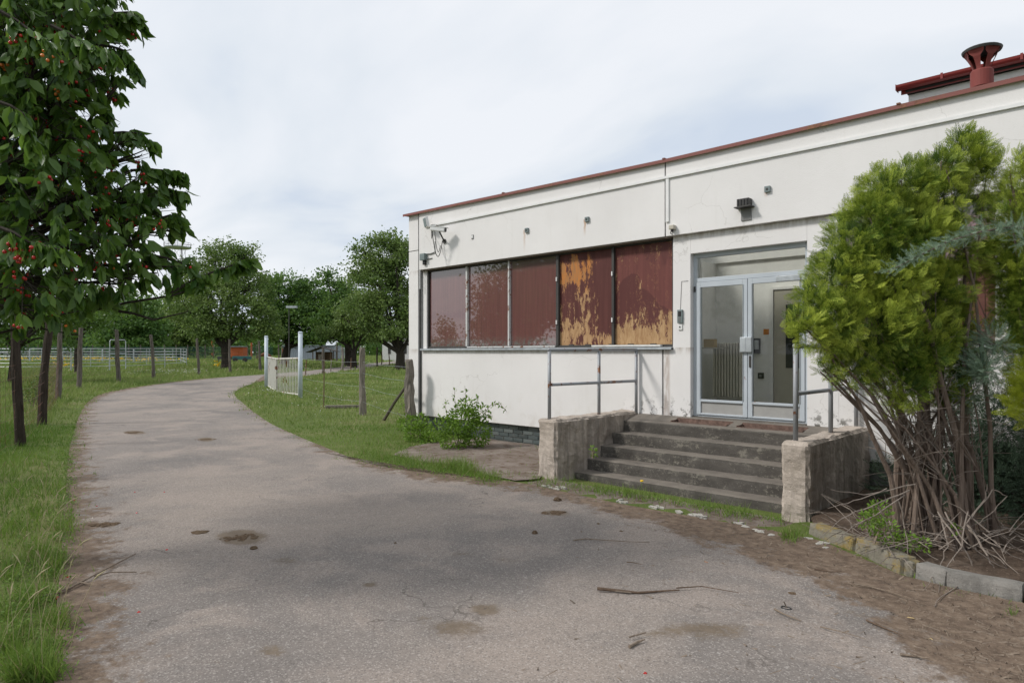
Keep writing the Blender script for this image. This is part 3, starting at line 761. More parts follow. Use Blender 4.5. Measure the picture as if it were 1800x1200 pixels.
# ---- entrance door
fr = MB()
X0, X1, Z0, Z1 = -4.86, -3.19, .765, 3.16
fr.box(X0, X0 + .055, .09, .17, Z0, Z1); fr.box(X1 - .055, X1, .09, .17, Z0, Z1)
fr.box(X0 + .055, X1 - .055, .09, .17, Z1 - .06, Z1); fr.box(X0 + .055, X1 - .055, .088, .17, 2.74, 2.80)
fr.box(X0 + .055, X1 - .055, .095, .17, Z0, Z0 + .025)
frame = fr.build('door_frame', M['door_paint'], B, .004)
MB().box(X0 + .056, X1 - .056, .12, .126, 2.801, Z1 - .061).build('transom_pane', M['glass'], frame)
MB().box(-3.62, -3.30, .05, .10, 2.66, 2.735).build('door_closer', M['galvanised'], frame, .006)
MB().box(-4.845, -4.825, .07, .09, 2.60, 2.68).build('hinge', M['dark_metal'], frame)
xm = (X0 + X1) / 2
for i, (a, b) in enumerate(((X0 + .058, xm - .004), (xm + .004, X1 - .058))):
    m = MB(); w_ = .065
    m.box(a, a + w_, .075, .125, .795, 2.735); m.box(b - w_, b, .075, .125, .795, 2.735)
    m.box(a + w_, b - w_, .075, .125, 2.66, 2.735); m.box(a + w_, b - w_, .075, .125, .795, .82); m.box(a + w_, b - w_, .07, .125, .985, 1.02)
    leaf = m.build('door_leaf', M['door_paint'], B, .005)
    MB().box(a + w_, b - w_, .095, .115, .82, .985).build('kick_panel', M['kick_grey'], leaf)
    MB().box(a + w_ + .0, b - w_, .10, .106, 1.02, 2.66).build('pane', M['glass'], leaf)
    hx = b - .035 if i == 0 else a + .035
    MB().box(hx - .045 - (.012 if i == 0 else -.0), hx + .033, .035, .074, 1.71, 1.92).build('handle_plate', M['galvanised'], leaf, .008)
    MB().box(a + w_ - .012, a + w_, .068, .0745, 1.02, 2.66).build('glazing_bead', M['frame_grey'], leaf)
    MB().box(b - w_, b - w_ + .012, .068, .0745, 1.02, 2.66).build('glazing_bead', M['frame_grey'], leaf)
    if i == 1: MB().box(a + .02, a + .05, .06, .0745, 1.50, 1.66).build('lock', M['dark_metal'], leaf, .003)
# entrance hall seen through the glass
H = []
def hall(name, m, *b): return MB().box(*b).build(name, M[m], B)
hall('hall_floor', 'room_floor', -6.6, -1.8, .22, 3.4, .70, .775)
hall('hall_wall', 'room_wall', -6.6, -1.8, 2.3, 2.4, .775, 3.3)
hall('hall_wall', 'room_wall', -6.7, -6.6, .22, 2.4, .775, 3.3)
hall('hall_wall', 'room_wall', -1.9, -1.8, .22, 2.3, .775, 3.3)
for q in ((-6.7, -6.3, .22, 2.4), (-2.2, -1.8, .22, 2.4), (-6.3, -2.2, .22, .5), (-6.3, -2.2, 2.25, 2.4)): hall('hall_ceiling', 'room_wall', *q, 3.3, 3.38)
for q in ((-6.32, -6.3, .5, 2.25), (-2.2, -2.18, .5, 2.25), (-6.3, -2.2, .48, .5), (-6.3, -2.2, 2.25, 2.27)): hall('added_light_shaft', 'room_wall', *q, 3.38, 4.6)
hall('added_roof_light', 'glass', -6.4, -2.1, .4, 2.35, 4.61, 4.62)  # invented roof opening, out of view, lets extra daylight into the hall
hall('hall_wall', 'room_wall', -5.88, -5.6, 1.75, 2.3, .775, 3.3)
hall('skirting', 'tan_card', -5.05, -1.9, 2.285, 2.299, .776, .86)
hall('hall_wall', 'room_wall', -6.6, -4.9, .222, .3, .775, 3.3)
hall('hall_wall', 'room_wall', -3.15, -1.9, .222, .3, .775, 3.3)
def hx(px, Y): return FAC(px, 600, Y)[0]
# inner door
a, b = hx(1361, 2.25), hx(1361, 2.25) + .95
d = thing('hall_door', None, None); del d['label']; del d['category']; bpy.data.objects.remove(d)
dl = MB().box(a, b, 2.24, 2.28, .79, 2.75).build('hall_door', M['cream'], B, .004)
MB().box(a + .20, b - .2, 2.228, 2.239, 1.45, 2.50).build('pane', M['black_plastic'], dl)
m = MB(); m.box(a - .07, a - .01, 2.22, 2.29, .776, 2.80); m.box(b + .01, b + .07, 2.22, 2.29, .776, 2.80); m.box(a - .01, b + .01, 2.22, 2.29, 2.76, 2.80); m.build('hall_door_frame', M['room_wall'], B)

# ---- second storey block behind with its gutter
xa = FAC(1597, 150, 6)[0]
MB().box(xa, 14, 6, 11.9, 4.4, 6.78).build('upper_wall', st_, B)
MB().box(xa - .02, 14, 5.86, 12.1, 6.80, 6.86).build('upper_roof', M['dark_roof'], B)
m = MB(); n = 8
prof = [(math.cos(t) * .10, math.sin(t) * .10) for t in np.linspace(math.pi, 2 * math.pi, n)]
pts = [(5.78 + y, 6.93 + z) for y, z in prof]
pts2 = [(5.78 + y * .93, 6.93 + z * .93) for y, z in prof][::-1]
ring = pts + pts2
for xx in (xa - .15, 14): m.v += [(xx, y, z) for y, z in ring]
k = len(ring); m.f = [(i, (i + 1) % k, k + (i + 1) % k, k + i) for i in range(k)] + [tuple(reversed(range(k))), tuple(range(k, 2 * k))]
g = m.build('gutter', M['gutter_red'], B, smooth=False)
MB().box(xa - .155, xa - .145, 5.68, 5.88, 6.83, 6.945).build('gutter_end', M['gutter_red'], g)
for i in range(8):
    MB().box(xa + .6 + i * 1.2, xa + .64 + i * 1.2, 5.672, 5.685, 6.84, 6.95).build('gutter_bracket', M['gutter_red'], g)
MB().box(xa - .10, 14, 5.87, 5.90, 6.78, 6.96).build('upper_trim', M['gutter_red'], B)

# ---- flue
cx, cy = FAC(1726, 100, 2.5)[0], 2.5
V_ = thing('roof_flue', 'rusty red metal flue with flared slotted cowl on the flat roof', 'chimney', (cx, cy, 4.45))
MB().lathe((cx, cy), [(.115, 4.44), (.115, 5.45), (.14, 5.46), (.14, 5.68), (.125, 5.70), (.10, 5.70)], 24).build('pipe', M['vent_red'], V_, smooth=False)
for k in range(6):
    t = 2 * math.pi * k / 6 + .3; m = MB(); prev = None
    for i in range(7):
        q = i / 6; rr = .105 + .125 * q ** 1.5; z = 5.69 + .27 * q; hw = .25 + .02 * q
        if i >= 5: hw = .46
        m.v += [(cx + rr * math.cos(t - hw), cy + rr * math.sin(t - hw), z), (cx + rr * math.cos(t + hw), cy + rr * math.sin(t + hw), z),
                (cx + (rr - .012) * math.cos(t + hw), cy + (rr - .012) * math.sin(t + hw), z), (cx + (rr - .012) * math.cos(t - hw), cy + (rr - .012) * math.sin(t - hw), z)]
        if i:
            b_ = (i - 1) * 4
            m.f += [(b_, b_ + 1, b_ + 5, b_ + 4), (b_ + 2, b_ + 3, b_ + 7, b_ + 6), (b_ + 1, b_ + 2, b_ + 6, b_ + 5), (b_ + 3, b_, b_ + 4, b_ + 7)]
    m.build('cowl_blade', M['vent_red'], V_)
MB().lathe((cx, cy), [(.0, 5.96), (.20, 5.965), (.232, 5.955), (.245, 5.985), (.225, 6.0), (.12, 6.02), (.0, 6.025)], 24).build('cowl_top', M['dark_metal'], V_)

# ================================================================ STEPS
S = thing('concrete_steps', 'worn dark concrete steps with crumbling cheek walls leading to the glass door', 'steps', (-4.2, -1, 0))
def zt(Y): return .755 + Y / .44 * .075
sx0, sx1 = -5.73, -2.72
def lpiece(name, x0, x1, y0, y1, zb=.5):
    return rough_box(name, M['steps'], S, x0, x1, y0, y1, zb, 1.0, .05, .003, 7, .004, fn=lambda c: setattr(c, 'z', c.z if c.z < (zb + 1) / 2 else zt(c.y) + (c.z - 1.0)))
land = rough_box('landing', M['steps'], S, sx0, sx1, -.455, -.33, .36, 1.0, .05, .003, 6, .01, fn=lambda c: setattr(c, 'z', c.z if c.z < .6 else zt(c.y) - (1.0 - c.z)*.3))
for a_, b_, y0, y1 in ((sx0, sx1, -.12, .0), (sx0, -5.0, -.329, -.121), (-4.14, -4.0, -.329, -.121), (-3.13, sx1, -.329, -.121)):
    m = MB(); m.hexa([(a_, y0, .5), (b_, y0, .5), (b_, y1, .5), (a_, y1, .5), (a_, y0, zt(y0)), (b_, y0, zt(y0)), (b_, y1, zt(y1)), (a_, y1, zt(y1))]); m.build('landing_slab', M['steps'], S)
MB().box(-4.84, -3.21, .0, .12, .5, .762).build('threshold', M['steps'], S)
for a_, b_ in ((-5.0, -4.14), (-4.0, -3.13)):
    g = MB().box(a_, b_, -.329, -.121, .60, .685).build('mat_well', M['dark_metal'], S)
    m = MB(); m.box(a_, b_, -.135, -.119, .68, .745); m.box(a_, a_ + .012, -.329, -.135, .66, .72); m.box(b_ - .012, b_, -.329, -.135, .66, .72); m.box(a_, b_, -.331, -.322, .66, .705)
    m.build('rusty_rim', M['mat_rim'], g)
ny = [-.75, -1.05, -1.36, -1.65]; nzv = [.52, .36, .205, .055]; back = [-.44, -.74, -1.04, -1.35]
for i in range(4):
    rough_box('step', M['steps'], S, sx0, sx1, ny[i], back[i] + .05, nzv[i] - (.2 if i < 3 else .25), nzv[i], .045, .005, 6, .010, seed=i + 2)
def cheek_fn(c): pass
rough_box('cheek_wall', M['cheek_concrete'], S, -6.06, sx0, -2.05, .0, -.2, .795, .035, .020, 6, .032, seed=11)
rough_box('cheek_wall', M['cheek_concrete'], S, sx1, -2.44, -2.05, .0, -.2, .795, .035, .020, 6, .032, seed=17)
m = MB()
# loose crumbling render skirt along the left cheek above the steps
# ================================================================ RAILINGS
def railing(label, X0, X1, y0, ym, y1, zb, zt_, zm):
    T = thing('handrail', label, 'railing', (X0, y0, zb), 'pipe handrails beside the steps')
    def at(y): return X0 + (X1 - X0) * (y - y0) / (y1 - y0)
    for y in (y0, ym, y1): MB().tube([(at(y), y, zb - .03), (at(y), y, zt_)], .025, 10).build('post', M['rail_steel'], T, smooth=True)
    MB().tube([(at(y0), y0 - .025, zt_), (at(y1), y1 + .02, zt_)], .0255, 10).build('top_rail', M['rail_steel'], T, smooth=True)
    MB().tube([(at(y0), y0, zm), (at(y1), y1, zm)], .0225, 10).build('middle_rail', M['rail_steel'], T, smooth=True)
railing('grey rust-flecked pipe handrail on the cheek wall beside the maroon window', -5.93, -5.76, -1.95, -.93, -.06, .79, 1.745, 1.262)
railing('grey rust-flecked pipe handrail on the cheek wall half hidden by the big conifer', -2.60, -2.58, -1.97, -.95, -.06, .79, 1.77, 1.28)

# ================================================================ THINGS ON THE FACADE
FY = -.08
def fx(px, py, Y=FY): return FAC(px, py, Y)
# cctv camera
x, z = fx(782, 424)
T = thing('security_camera', 'white bullet security camera on an arm above the first window pane', 'camera', (x, FY, z))
a = Vector((x, FY, z)); body0 = AT(757, 400, 13.55); 
c0 = AT(771, 403, 13.27); dirc = Vector((.85, .40, -.14)).normalized()
MB().tube([a, a + Vector((0, -.03, 0))], .045, 10).build('wall_plate', M['dark_metal'], T)
MB().tube([a + Vector((0, -.02, 0)), c0 + Vector((.03, 0, -.06))], .016, 8).build('arm', M['dark_metal'], T)
side = dirc.cross(Vector((0, 0, 1))).normalized(); up = side.cross(dirc)
def obox(c, L0, L1, w, h0, h1):
    pts = []
    for h in (h0, h1):
        for l, s_ in ((L0, -w), (L1, -w), (L1, w), (L0, w)): pts.append(c + dirc * l + side * s_ + up * h)
    m = MB(); m.hexa(pts); return m
obox(c0, -.17, .15, .05, -.045, .045).build('housing', M['white_plastic'], T, .02)
obox(c0, -.18, .20, .058, .038, .052).build('sun_shield', M['white_plastic'], T, .006)
obox(c0, .151, .156, .042, -.04, .04).build('lens', M['black_plastic'], T)
cb = MB()
q0 = c0 - dirc * .14 - up * .04
def cab(p, q, drop, n=10, w=.0):
    out = []
    for i in range(n + 1):
        t = i / n; r_ = p.lerp(q, t); r_.z -= drop * 4 * t * (1 - t); r_.y += w * math.sin(t * 3.1); out.append(r_)
    return out
cb.tube(cab(q0, Vector((x - .05, -.10, z + .02)), .42), .008, 5); cb.tube(cab(q0 + Vector((.08, 0, 0)), Vector((x - .12, -.10, z - .08)), .26), .007, 5); cb.tube(cab(q0, Vector((x - .4, -.10, z + .3)), .18), .007, 5)
cb.build('cable', M['dark_metal'], T)
# flood light
x, z = fx(752, 391, -.2)
T = thing('floodlight', 'small square grey floodlight on a rusty bracket above the security camera', 'lamp', (x, FY, z))
o = MB().box(-.10, .10, -.03, .03, -.10, .10).build('lamp_head', M['white_plastic'], None, .008); o.parent = T; o.location = (0, -.16, 0); o.rotation_euler = (R(12), 0, R(-25))
o2 = MB().box(-.088, .088, -.036, -.031, -.085, .085).build('glass', M['grey_box'], None); o2.parent = o
MB().tube([(x + .16, FY, z - .1), (x + .14, -.14, z - .11), (x + .02, -.15, z - .10)], .013, 6).build('bracket', M['rust_plate'], T)
MB().tube([(x + .17, FY - .005, z - .06), (x + .17, FY - .005, z - .14)], .03, 8).build('wall_plate', M['rust_plate'], T)
# junction box
x, z = fx(746, 452, -.1)
T = thing('junction_box', 'dark grey square junction box with cables at the corner pier', 'box', (x, FY, z))
MB().box(x - .075, x + .075, -.17, -.051, z - .07, z + .07).build('housing', M['grey_box'], T, .006)
MB().box(x - .03, x + .05, -.13, -.051, z - .16, z - .075).build('sensor', M['black_plastic'], T, .01)
MB().tube([(x + .076, -.095, z + .06), (x + .2, -.095, z + .05), (x + .33, -.095, z + .07)], .012, 5).build('cable', M['joint_grey'], T)
MB().tube([(x + .076, -.09, z - .05), (x + .24, -.09, z - .045)], .010, 5).build('cable', M['joint_grey'], T)
MB().tube([(x - .08, -.06, z + .04), (x - .17, -.06, z + .04), (x - .19, -.065, z - .02), (x - .19, -.065, z - .65)], .011, 5).build('cable', M['white_plastic'], T)
MB().box(x + .31, x + .325, -.10, -.081, z + .05, z + .30).build('cable_duct', M['white_plastic'], B)
for (px, py, lab) in ((927, 405, 'small dark grey square wall box above the middle window pane'), (1033, 386, 'small dark grey square wall box above the peeling tan and maroon board'), (1350, 333, 'small dark grey square wall box above and right of the lamp')):
    x, z = fx(px, py)
    T = thing('wall_box', lab, 'box', (x, FY, z), 'small square boxes on the fascia')
    MB().box(x - .038, x + .038, -.115, -.081, z - .04, z + .04).build('housing', M['grey_box'], T, .004)
    MB().box(x - .012, x + .012, -.123, -.1155, z - .012, z + .012).build('knob', M['dark_metal'], T)
x, z = fx(831, 416)
T = thing('socket_plate', 'pale round socket plate on the fascia above the second window pane', 'plate', (x, FY, z))
MB().box(x - .03, x + .03, -.09, -.081, z - .05, z + .035).build('plate', M['joint_grey'], T, .003)
MB().box(x - .02, x + .02, -.098, -.0905, z - .03, z + .02).build('cover', M['white_plastic'], T, .003)
x, z = fx(1183, 402)
T = thing('motion_sensor', 'yellowed motion sensor under the end of the vertical cable duct', 'sensor', (x, FY, z))
MB().box(x - .03, x + .055, -.16, -.081, z - .02, z + .045).build('housing', M['cream'], T, .012)
MB().tube([(x + .01, -.12, z - .02), (x + .01, -.13, z - .05)], .02, 10).build('eye', M['black_plastic'], T)
MB().tube([(x - .02, -.10, z - .02), (x - .03, -.10, z - .07), (x + .0, -.10, z - .085)], .006, 5).build('cable', M['dark_metal'], T)
x, z = fx(1312, 362)
T = thing('wall_lamp', 'broken dark wall lamp base with louvred top over the entrance', 'lamp', (x, FY, z))
MB().box(x - .085, x + .085, -.20, -.081, z - .02, z + .085).build('housing', M['dark_metal'], T, .008)
for i in range(4): MB().box(x - .07 + i * .042, x - .055 + i * .042, -.209, -.2005, z, z + .075).build('louvre', M['black_plastic'], T)
MB().box(x - .12, x + .12, -.215, -.081, z - .035, z - .0205).build('flange', M['dark_metal'], T, .003)
MB().box(x - .07, x + .075, -.094, -.081, z - .20, z - .036).build('back_plate', M['joint_grey'], T)
x, z = FAC(1195, 556, -.02)
T = thing('intercom', 'grey intercom panel with a small screen left of the entrance door', 'intercom', (x, 0, z))
MB().box(x - .04, x + .045, -.03, -.001, z - .1, z + .1).build('housing', M['grey_box'], T, .006)
MB().box(x - .022, x + .027, -.034, -.0305, z + .0, z + .075).build('screen', M['black_plastic'], T)
for i in range(4): MB().box(x - .02, x + .025, -.034, -.0305, z - .08 + i * .018, z - .07 + i * .018).build('button', M['joint_grey'], T)
T = thing('bell_push', 'small white bell push below the intercom panel', 'bell push', (x, 0, z - .17))
MB().box(x - .035, x + .035, -.018, -.001, z - .20, z - .12).build('plate', M['white_plastic'], T, .004)
MB().box(x - .008, x + .008, -.024, -.0185, z - .168, z - .145).build('button', M['black_plastic'], T)
MB().tube([(x - .0, -.004, z + .1), (x + .02, -.004, z + .52), (x + .13, -.004, z + .52)], .003, 4).build('cable', M['dark_metal'], B)
# radiator in the hall
rx0, rx1 = hx(1257, 1.9), hx(1303, 1.9) - .3
T = thing('radiator', 'cream ribbed column radiator standing behind the left glass door', 'radiator', (rx0, 1.9, .95))
x = rx0; fin = None
while x < rx1 + .3:
    if fin is None:
        o = MB().box(0, .034, -.09, .09, 0, .92).build('fin', M['radiator_paint'], None, .012); fin = o.data
    else: o = bpy.data.objects.new('fin', fin); C.objects.link(o)
    o.parent = T; o.location = (x - rx0, 0, 0); x += .052
MB().box(rx0, x - .02, 1.88, 1.92, .99, 1.03).build('header', M['radiator_paint'], T)
MB().box(rx0, x - .02, 1.88, 1.92, 1.79, 1.83).build('header', M['radiator_paint'], T)
x, z = FAC(1251, 604, 1.7)
T = thing('cardboard_box', 'small tan box on a ledge left of the radiator', 'box', (x, 1.65, z - .06))
MB().box(x - .10, x + .09, 1.6, 1.72, z - .06, z + .08).build('carton', M['tan_card'], T, .003)
MB().box(x - .12, x + .3, 1.58, 1.748, z - .085, z - .062).build('hall_ledge', M['cream'], B)
for nm, lab, cat, px, py, w_, h_, mt, dp in (('notice', 'small orange notice on the hall wall seen through the right glass door', 'notice', 1347, 583, .048, .048, 'orange_sign', .004),
                                       ('wall_phone', 'black wall phone on the hall wall behind the right glass door', 'phone', 1331, 608, .06, .13, 'black_plastic', .05),
                                       ('wall_socket', 'small black socket low on the hall wall behind the right glass door', 'socket', 1338, 660, .05, .05, 'black_plastic', .02)):
    x, z = FAC(px, py, 2.3)
    T = thing(nm, lab, cat, (x, 2.3, z))
    MB().box(x - w_, x + w_, 2.298 - dp, 2.298, z - h_, z + h_).build('plate', M[mt], T, .001)
    if nm == 'wall_phone': MB().box(x - .02, x + .05, 2.22, 2.247, z - .06, z + .1).build('handset', M['galvanised'], T, .004)
    if nm == 'wall_socket': MB().box(x - .02, x + .02, 2.27, 2.277, z - .02, z + .02).build('socket_face', M['joint_grey'], T)

# ================================================================ FENCES, GATE, PEN, HUTS
def wood_post(name, label, cat, base, top, r, m, group=None, n=10, flare=1.15, knots=.16, seed=0):
    T = thing(name, label, cat, base, group); rr = random.Random(seed + 1000)
    base = Vector(base); top = Vector(top); b = base - Vector((0, 0, .1)); k = 11; v = []; f = []
    for i in range(k):
        t = i / (k - 1); p = b.lerp(top, t) + Vector((math.sin(t * 5 + seed) * .02, math.cos(t * 4 + seed * 2) * .02, 0)) * min(1, (top - b).length)
        for j in range(n):
            a_ = 2 * math.pi * j / n; q = r * (flare - (flare - .88) * t) * (1 + knots * noise.noise((math.cos(a_) * 1.2, math.sin(a_) * 1.2, t * 6 + seed * 3.7)) * 2)
            v.append((p.x + math.cos(a_) * q, p.y + math.sin(a_) * q, p.z + (rr.uniform(-.02, .03) if i == k - 1 else 0)))
    for i in range(k - 1):
        for j in range(n): f.append((i * n + j, i * n + (j + 1) % n, (i + 1) * n + (j + 1) % n, (i + 1) * n + j))
    f.append(tuple((k - 1) * n + j for j in range(n)))
    m_ = MB(); m_.v = v; m_.f = f; m_.build('trunk_pole', M[m], T, smooth=False)
    return T
FG = 'wooden posts of the wire fence along the left verge'
left_posts = [((28, 548), (33, 784), 18, 'dark_post_wood', 'thick dark wooden fence post nearest the left edge of the drive'),
    ((86, 566), (73, 746), 16, 'dark_post_wood', 'dark wooden fence post leaning right, second along the left verge'),
    ((105, 568), (103, 704), 10.5, 'post_wood', 'grey wooden fence post, third along the left verge'),
    ((143, 576), (138, 685), 9.5, 'post_wood', 'grey wooden fence post leaning slightly right, fourth along the left verge'),
    ((204, 580), (210, 672), 8.5, 'post_wood', 'crooked brown fence post beside the arched gate of the pen'),
    ((265, 589), (271, 667), 6.5, 'post_wood', 'slim fence post leaning left in front of the right half of the pen'),
    ((347, 595), (349, 660.5), 5, 'post_wood', 'fence post standing alone right of the steel pen'),
    ((403, 597), (405, 656), 5, 'post_wood', 'fence post beside the orange hut'),
    ((455, 600), (457.5, 652), 5.4, 'post_wood', 'last wooden fence post before the white gate')]
LP = []
for i, (t, b, w, mt, lab) in enumerate(left_posts):
    a, F = PC(*b); base = W(a, F, gz(F)); top = AT(t[0], t[1], F); LP.append((base, top))
    wood_post('fence_post', lab, 'fence post', base, top, w * .8 * F / FPX / 2, mt, FG, seed=i)
bk = W(-4.6, 5.6, 0)
wood_post('fence_post', 'fence post behind the cherry branches at the very edge of the verge', 'fence post', W(-7.6, 8.6, 0), W(-7.6, 8.6, 2.3), .09, 'dark_post_wood', FG, seed=44)
LP = [(W(-7.6, 8.6, 0), W(-7.6, 8.6, 2.3))] + LP
T = thing('wire_fence', 'rusty woven wire strung between the wooden posts along the left verge', 'fence', LP[0][0])
wm = MB()
for (b0, t0), (b1, t1) in zip(LP[:-1], LP[1:]):
    L = (b1 - b0).length; far = cam_of(b0.x, b0.y)[1]; th = .0022 + .00008 * far
    for h in ([.08, .3, .52, .74, .96, 1.18, 1.4] if far < 30 else [.2, .6, 1.0, 1.4]):
        a = b0.lerp(t0, h / 2.3); c = b1.lerp(t1, h / 2.3)
        wm.tube([a.lerp(c, k / 6) + Vector((0, 0, -.05 * math.sin(math.pi * k / 6) + random.uniform(-.015, .015))) for k in range(7)], th, 3, cap=False)
    if far < 20:
        n = int(L / .22)
        for k in range(1, n):
            p = b0.lerp(b1, k / n); wm.tube([p + Vector((0, 0, .06)), p + Vector((random.uniform(-.02, .02), 0, .7)), p + Vector((0, 0, 1.38))], th * .8, 3, cap=False)
wm.build('wire', M['rust_plate'], T)
# fence between the office corner and the gate
wood_post('fence_post', 'thick silvery wooden post standing in the lawn between gate and office', 'fence post', P(637, 729), AT(636, 611, PC(637, 729)[1]), .080, 'pale_post_wood', None, knots=.25, seed=21)
bq = AT(723, 735, 13.9); bq.z = ground_z(bq.x, bq.y)
wood_post('fence_post', 'gnarled grey wooden post against the white corner of the office', 'fence post', bq, AT(719, 633, 13.9), .098, 'pale_post_wood', None, knots=.3, seed=22)
T = thing('leaning_pole', 'thin brown pole leaning against the post at the office corner', 'pole', P(675, 737))
MB().tube([P(675, 738), P(675, 738).lerp(AT(714, 678, 13.95), .5) + Vector((0, 0, .03)), AT(714, 678, 13.95)], [.04, .034, .028], 7).build('trunk_pole', M['post_wood'], T)
T = thing('garden_stake', 'thin reddish stake standing at the left end of the plank', 'stake', P(569, 716))
MB().tube([P(569, 717), AT(570, 631, PC(569, 716)[1])], .017, 6).build('trunk_pole', M['brown_wood'], T)
T = thing('plank', 'weathered plank lying on the lawn between stake and post', 'plank', P(600, 718))
a, b = P(572, 718), P(632, 717); dv = (b - a).normalized(); sv = Vector((-dv.y, dv.x, 0)) * .07
m = MB(); z = Vector((0, 0, .03)); m.hexa([a - sv + z * .5, b - sv + z * .5, b + sv + z * .5, a + sv + z * .5, a - sv + z * 3, b - sv + z * 3.2, b + sv + z * 3, a + sv + z * 3.2]); m.build('board', M['pale_post_wood'], T, .01)
OG = 'posts of the rear fence beyond the gate'
for px, yt, yb, w, mt, lab in [(568, 612, 659, 5, 'post_wood', 'grey fence post right of the white gate beside the far track'), (602, 610, 653, 4, 'pale_post_wood', 'pale fence post at the edge of the far track left of the silvery post'),
        (582, 632, 653.5, 1.6, 'pale_post_wood', 'very thin pale stake by the far track'), (617, 629, 651, 2, 'brown_wood', 'short thin brown stake by the far track'), (592, 603, 636, 3.4, 'post_wood', 'fence post in front of the stacked steel gates'),
        (663, 610, 647, 3, 'dark_post_wood', 'dark thin fence post beyond the silvery post'), (671, 618, 643, 2, 'brown_wood', 'thin brown stake left of the forked tree'), (684, 622, 645, 2, 'brown_wood', 'thin leaning stake just left of the forked tree trunk'),
        (538, 632, 661, 1.8, 'rust_plate', 'short rusty stake right of the gate post'), (515, 607, 632, 3, 'post_wood', 'fence post in front of the grey shed'), (490, 603, 634, 2.6, 'post_wood', 'fence post behind the top of the white gate'),
        (495, 607, 633, 1.8, 'pale_post_wood', 'thin pale stake behind the white gate'), (505, 607, 634, 2, 'rust_plate', 'rusty thin stake behind the white gate')]:
    wood_post('fence_post', lab, 'fence post', P(px, yb), AT(px, yt, PC(px, yb)[1]), w * PC(px, yb)[1] / FPX / 2, mt, OG, n=7, knots=.1, seed=px)
for i, (px, yt, yb) in enumerate([(373, 598, 627), (442, 602, 629), (496, 612, 628)]):
    wood_post('fence_post', ['orange-red post left of the orange hut', 'orange-red post between hut and white gate', 'short orange-red post behind the white gate'][i], 'fence post', P(px, yb), AT(px, yt, PC(px, yb)[1]), 3 * PC(px, yb)[1] / FPX / 2, 'rust_orange_paint', 'orange-red posts in the far paddock', n=7, knots=.03, seed=px)
T = thing('wire_fence', 'thin wires between the silvery post and the office corner', 'fence', P(637, 729)); wm = MB()
pb = P(568, 716); pa = P(637, 729); pc = Vector((bq.x, bq.y, 0)); pg = P(528, 699)
for h in (.35, .75, 1.1, 1.4):
    for a, b in ((pc, pa), (pa, pb), (pb, pg)):
        wm.tube([a + Vector((0, 0, h)), a.lerp(b, .5) + Vector((0, 0, h - .03)), b + Vector((0, 0, h))], .0028, 3, cap=False)
wm.build('wire', M['galvanised'], T)

# gate
GG = 'pale blue gate posts'
gp = []
for (px, yt, yb, w, lab) in ((468, 592, 680, 6, 'pale blue steel pipe post at the far end of the white gate'), (528, 585, 699, 7.4, 'taller-looking pale blue steel pipe post at the near end of the white gate')):
    a, F = PC(px, yb); base = W(a, F, gz(F)); top = AT(px, yt, F); r = w * F / FPX / 2; gp.append((base, F))
    T = thing('gate_post', lab, 'gate post', base, GG)
    MB().tube([base - Vector((0, 0, .1)), top], r, 14).build('pipe', M['blue_white_paint'], T, smooth=True)
    MB().tube([top - Vector((0, 0, .002)), top + Vector((0, 0, .02)), top + Vector((0, 0, .05))], [r * 1.12, r * 1.1, r * .6], 14).build('cap', M['blue_white_paint'], T)
T = thing('metal_gate', 'white railed metal gate folded open between the pale blue posts', 'gate', gp[0][0])
def gpoint(px, yt, yb, F):
    return AT(px, yb, F), AT(px, yt, F)
g0 = gpoint(471, 627.5, 678, gp[0][1]); g1 = gpoint(486.5, 630.5, 688, 27.2); g2 = gpoint(525, 629.5, 693.5, 24.6)
for (a, b), rust in (((g0, g1), 'left'), ((g1, g2), 'right')):
    for h in (0, 1):
        MB().tube([a[h], b[h]], .03, 8).build('gate_rail', M['gate_paint'], T)
    for e_ in (a, b): MB().tube([e_[0], e_[1]], .028, 8).build('gate_stile', M['gate_paint'], T)
    n = 15 if rust == 'right' else 14
    dv = (b[0] - a[0]).normalized()
    for k in range(1, n):
        p = a[0].lerp(b[0], k / n); q = a[1].lerp(b[1], k / n)
        w_ = .016 if rust == 'right' else .05
        m = MB(); nv = Vector((-dv.y, dv.x, 0)) * .008; dw = dv * w_
        m.hexa([p - dw - nv, p + dw - nv, p + dw + nv, p - dw + nv, q - dw - nv, q + dw - nv, q + dw + nv, q - dw + nv])
        m.build('bar', M['gate_paint'], T)
MB().box(g1[0].x - .05, g1[0].x + .05, g1[0].y - .06, g1[0].y + .06, 1.02, 1.16).build('lock', M['rust_plate'], T, .01)

# steel pen
def pen_panel(a, b, h, gate=False, label='', rails=6):
    T = thing('steel_corral', label, 'pen panel', a, 'galvanised panels of the steel horse pen')
    up = Vector((0, 0, h)); dv = (b - a).normalized() * .04
    r_ = max(.022, .00045 * cam_of(a.x, a.y)[1])
    for e_ in (a + dv, b - dv): MB().tube([e_, e_ + up], r_ * 1.1, 6).build('post', M['galvanised'], T)
    for k in range(rails):
        z = Vector((0, 0, h * (.20 + .78 * k / (rails - 1)))); MB().tube([a + dv + z, b - dv + z], r_ * .85, 5).build('rail', M['galvanised'], T)
    m_ = a.lerp(b, .5); MB().tube([m_ + up * .2, m_ + up * .98], r_ * .85, 5).build('upright', M['galvanised'], T)
    for e_ in (a + dv, b - dv):
        MB().tube([e_ + Vector((-.1, -.1, .02)), e_ + Vector((.1, .1, .02))], r_, 5).build('foot', M['galvanised'], T)
pens = [((-60, 652.5), (20, 652.5)), ((20, 652.5), (125, 652)), ((125, 652), (193, 651)), ((221, 650.5), (290, 646)), ((290, 646), (328, 642.5))]
labs = ['front panel of the steel pen at the left picture edge', 'front panel of the steel pen behind the two dark posts', 'front panel of the steel pen left of its arched gate', 'front panel of the steel pen right of its arched gate', 'front corner panel at the right end of the steel pen']
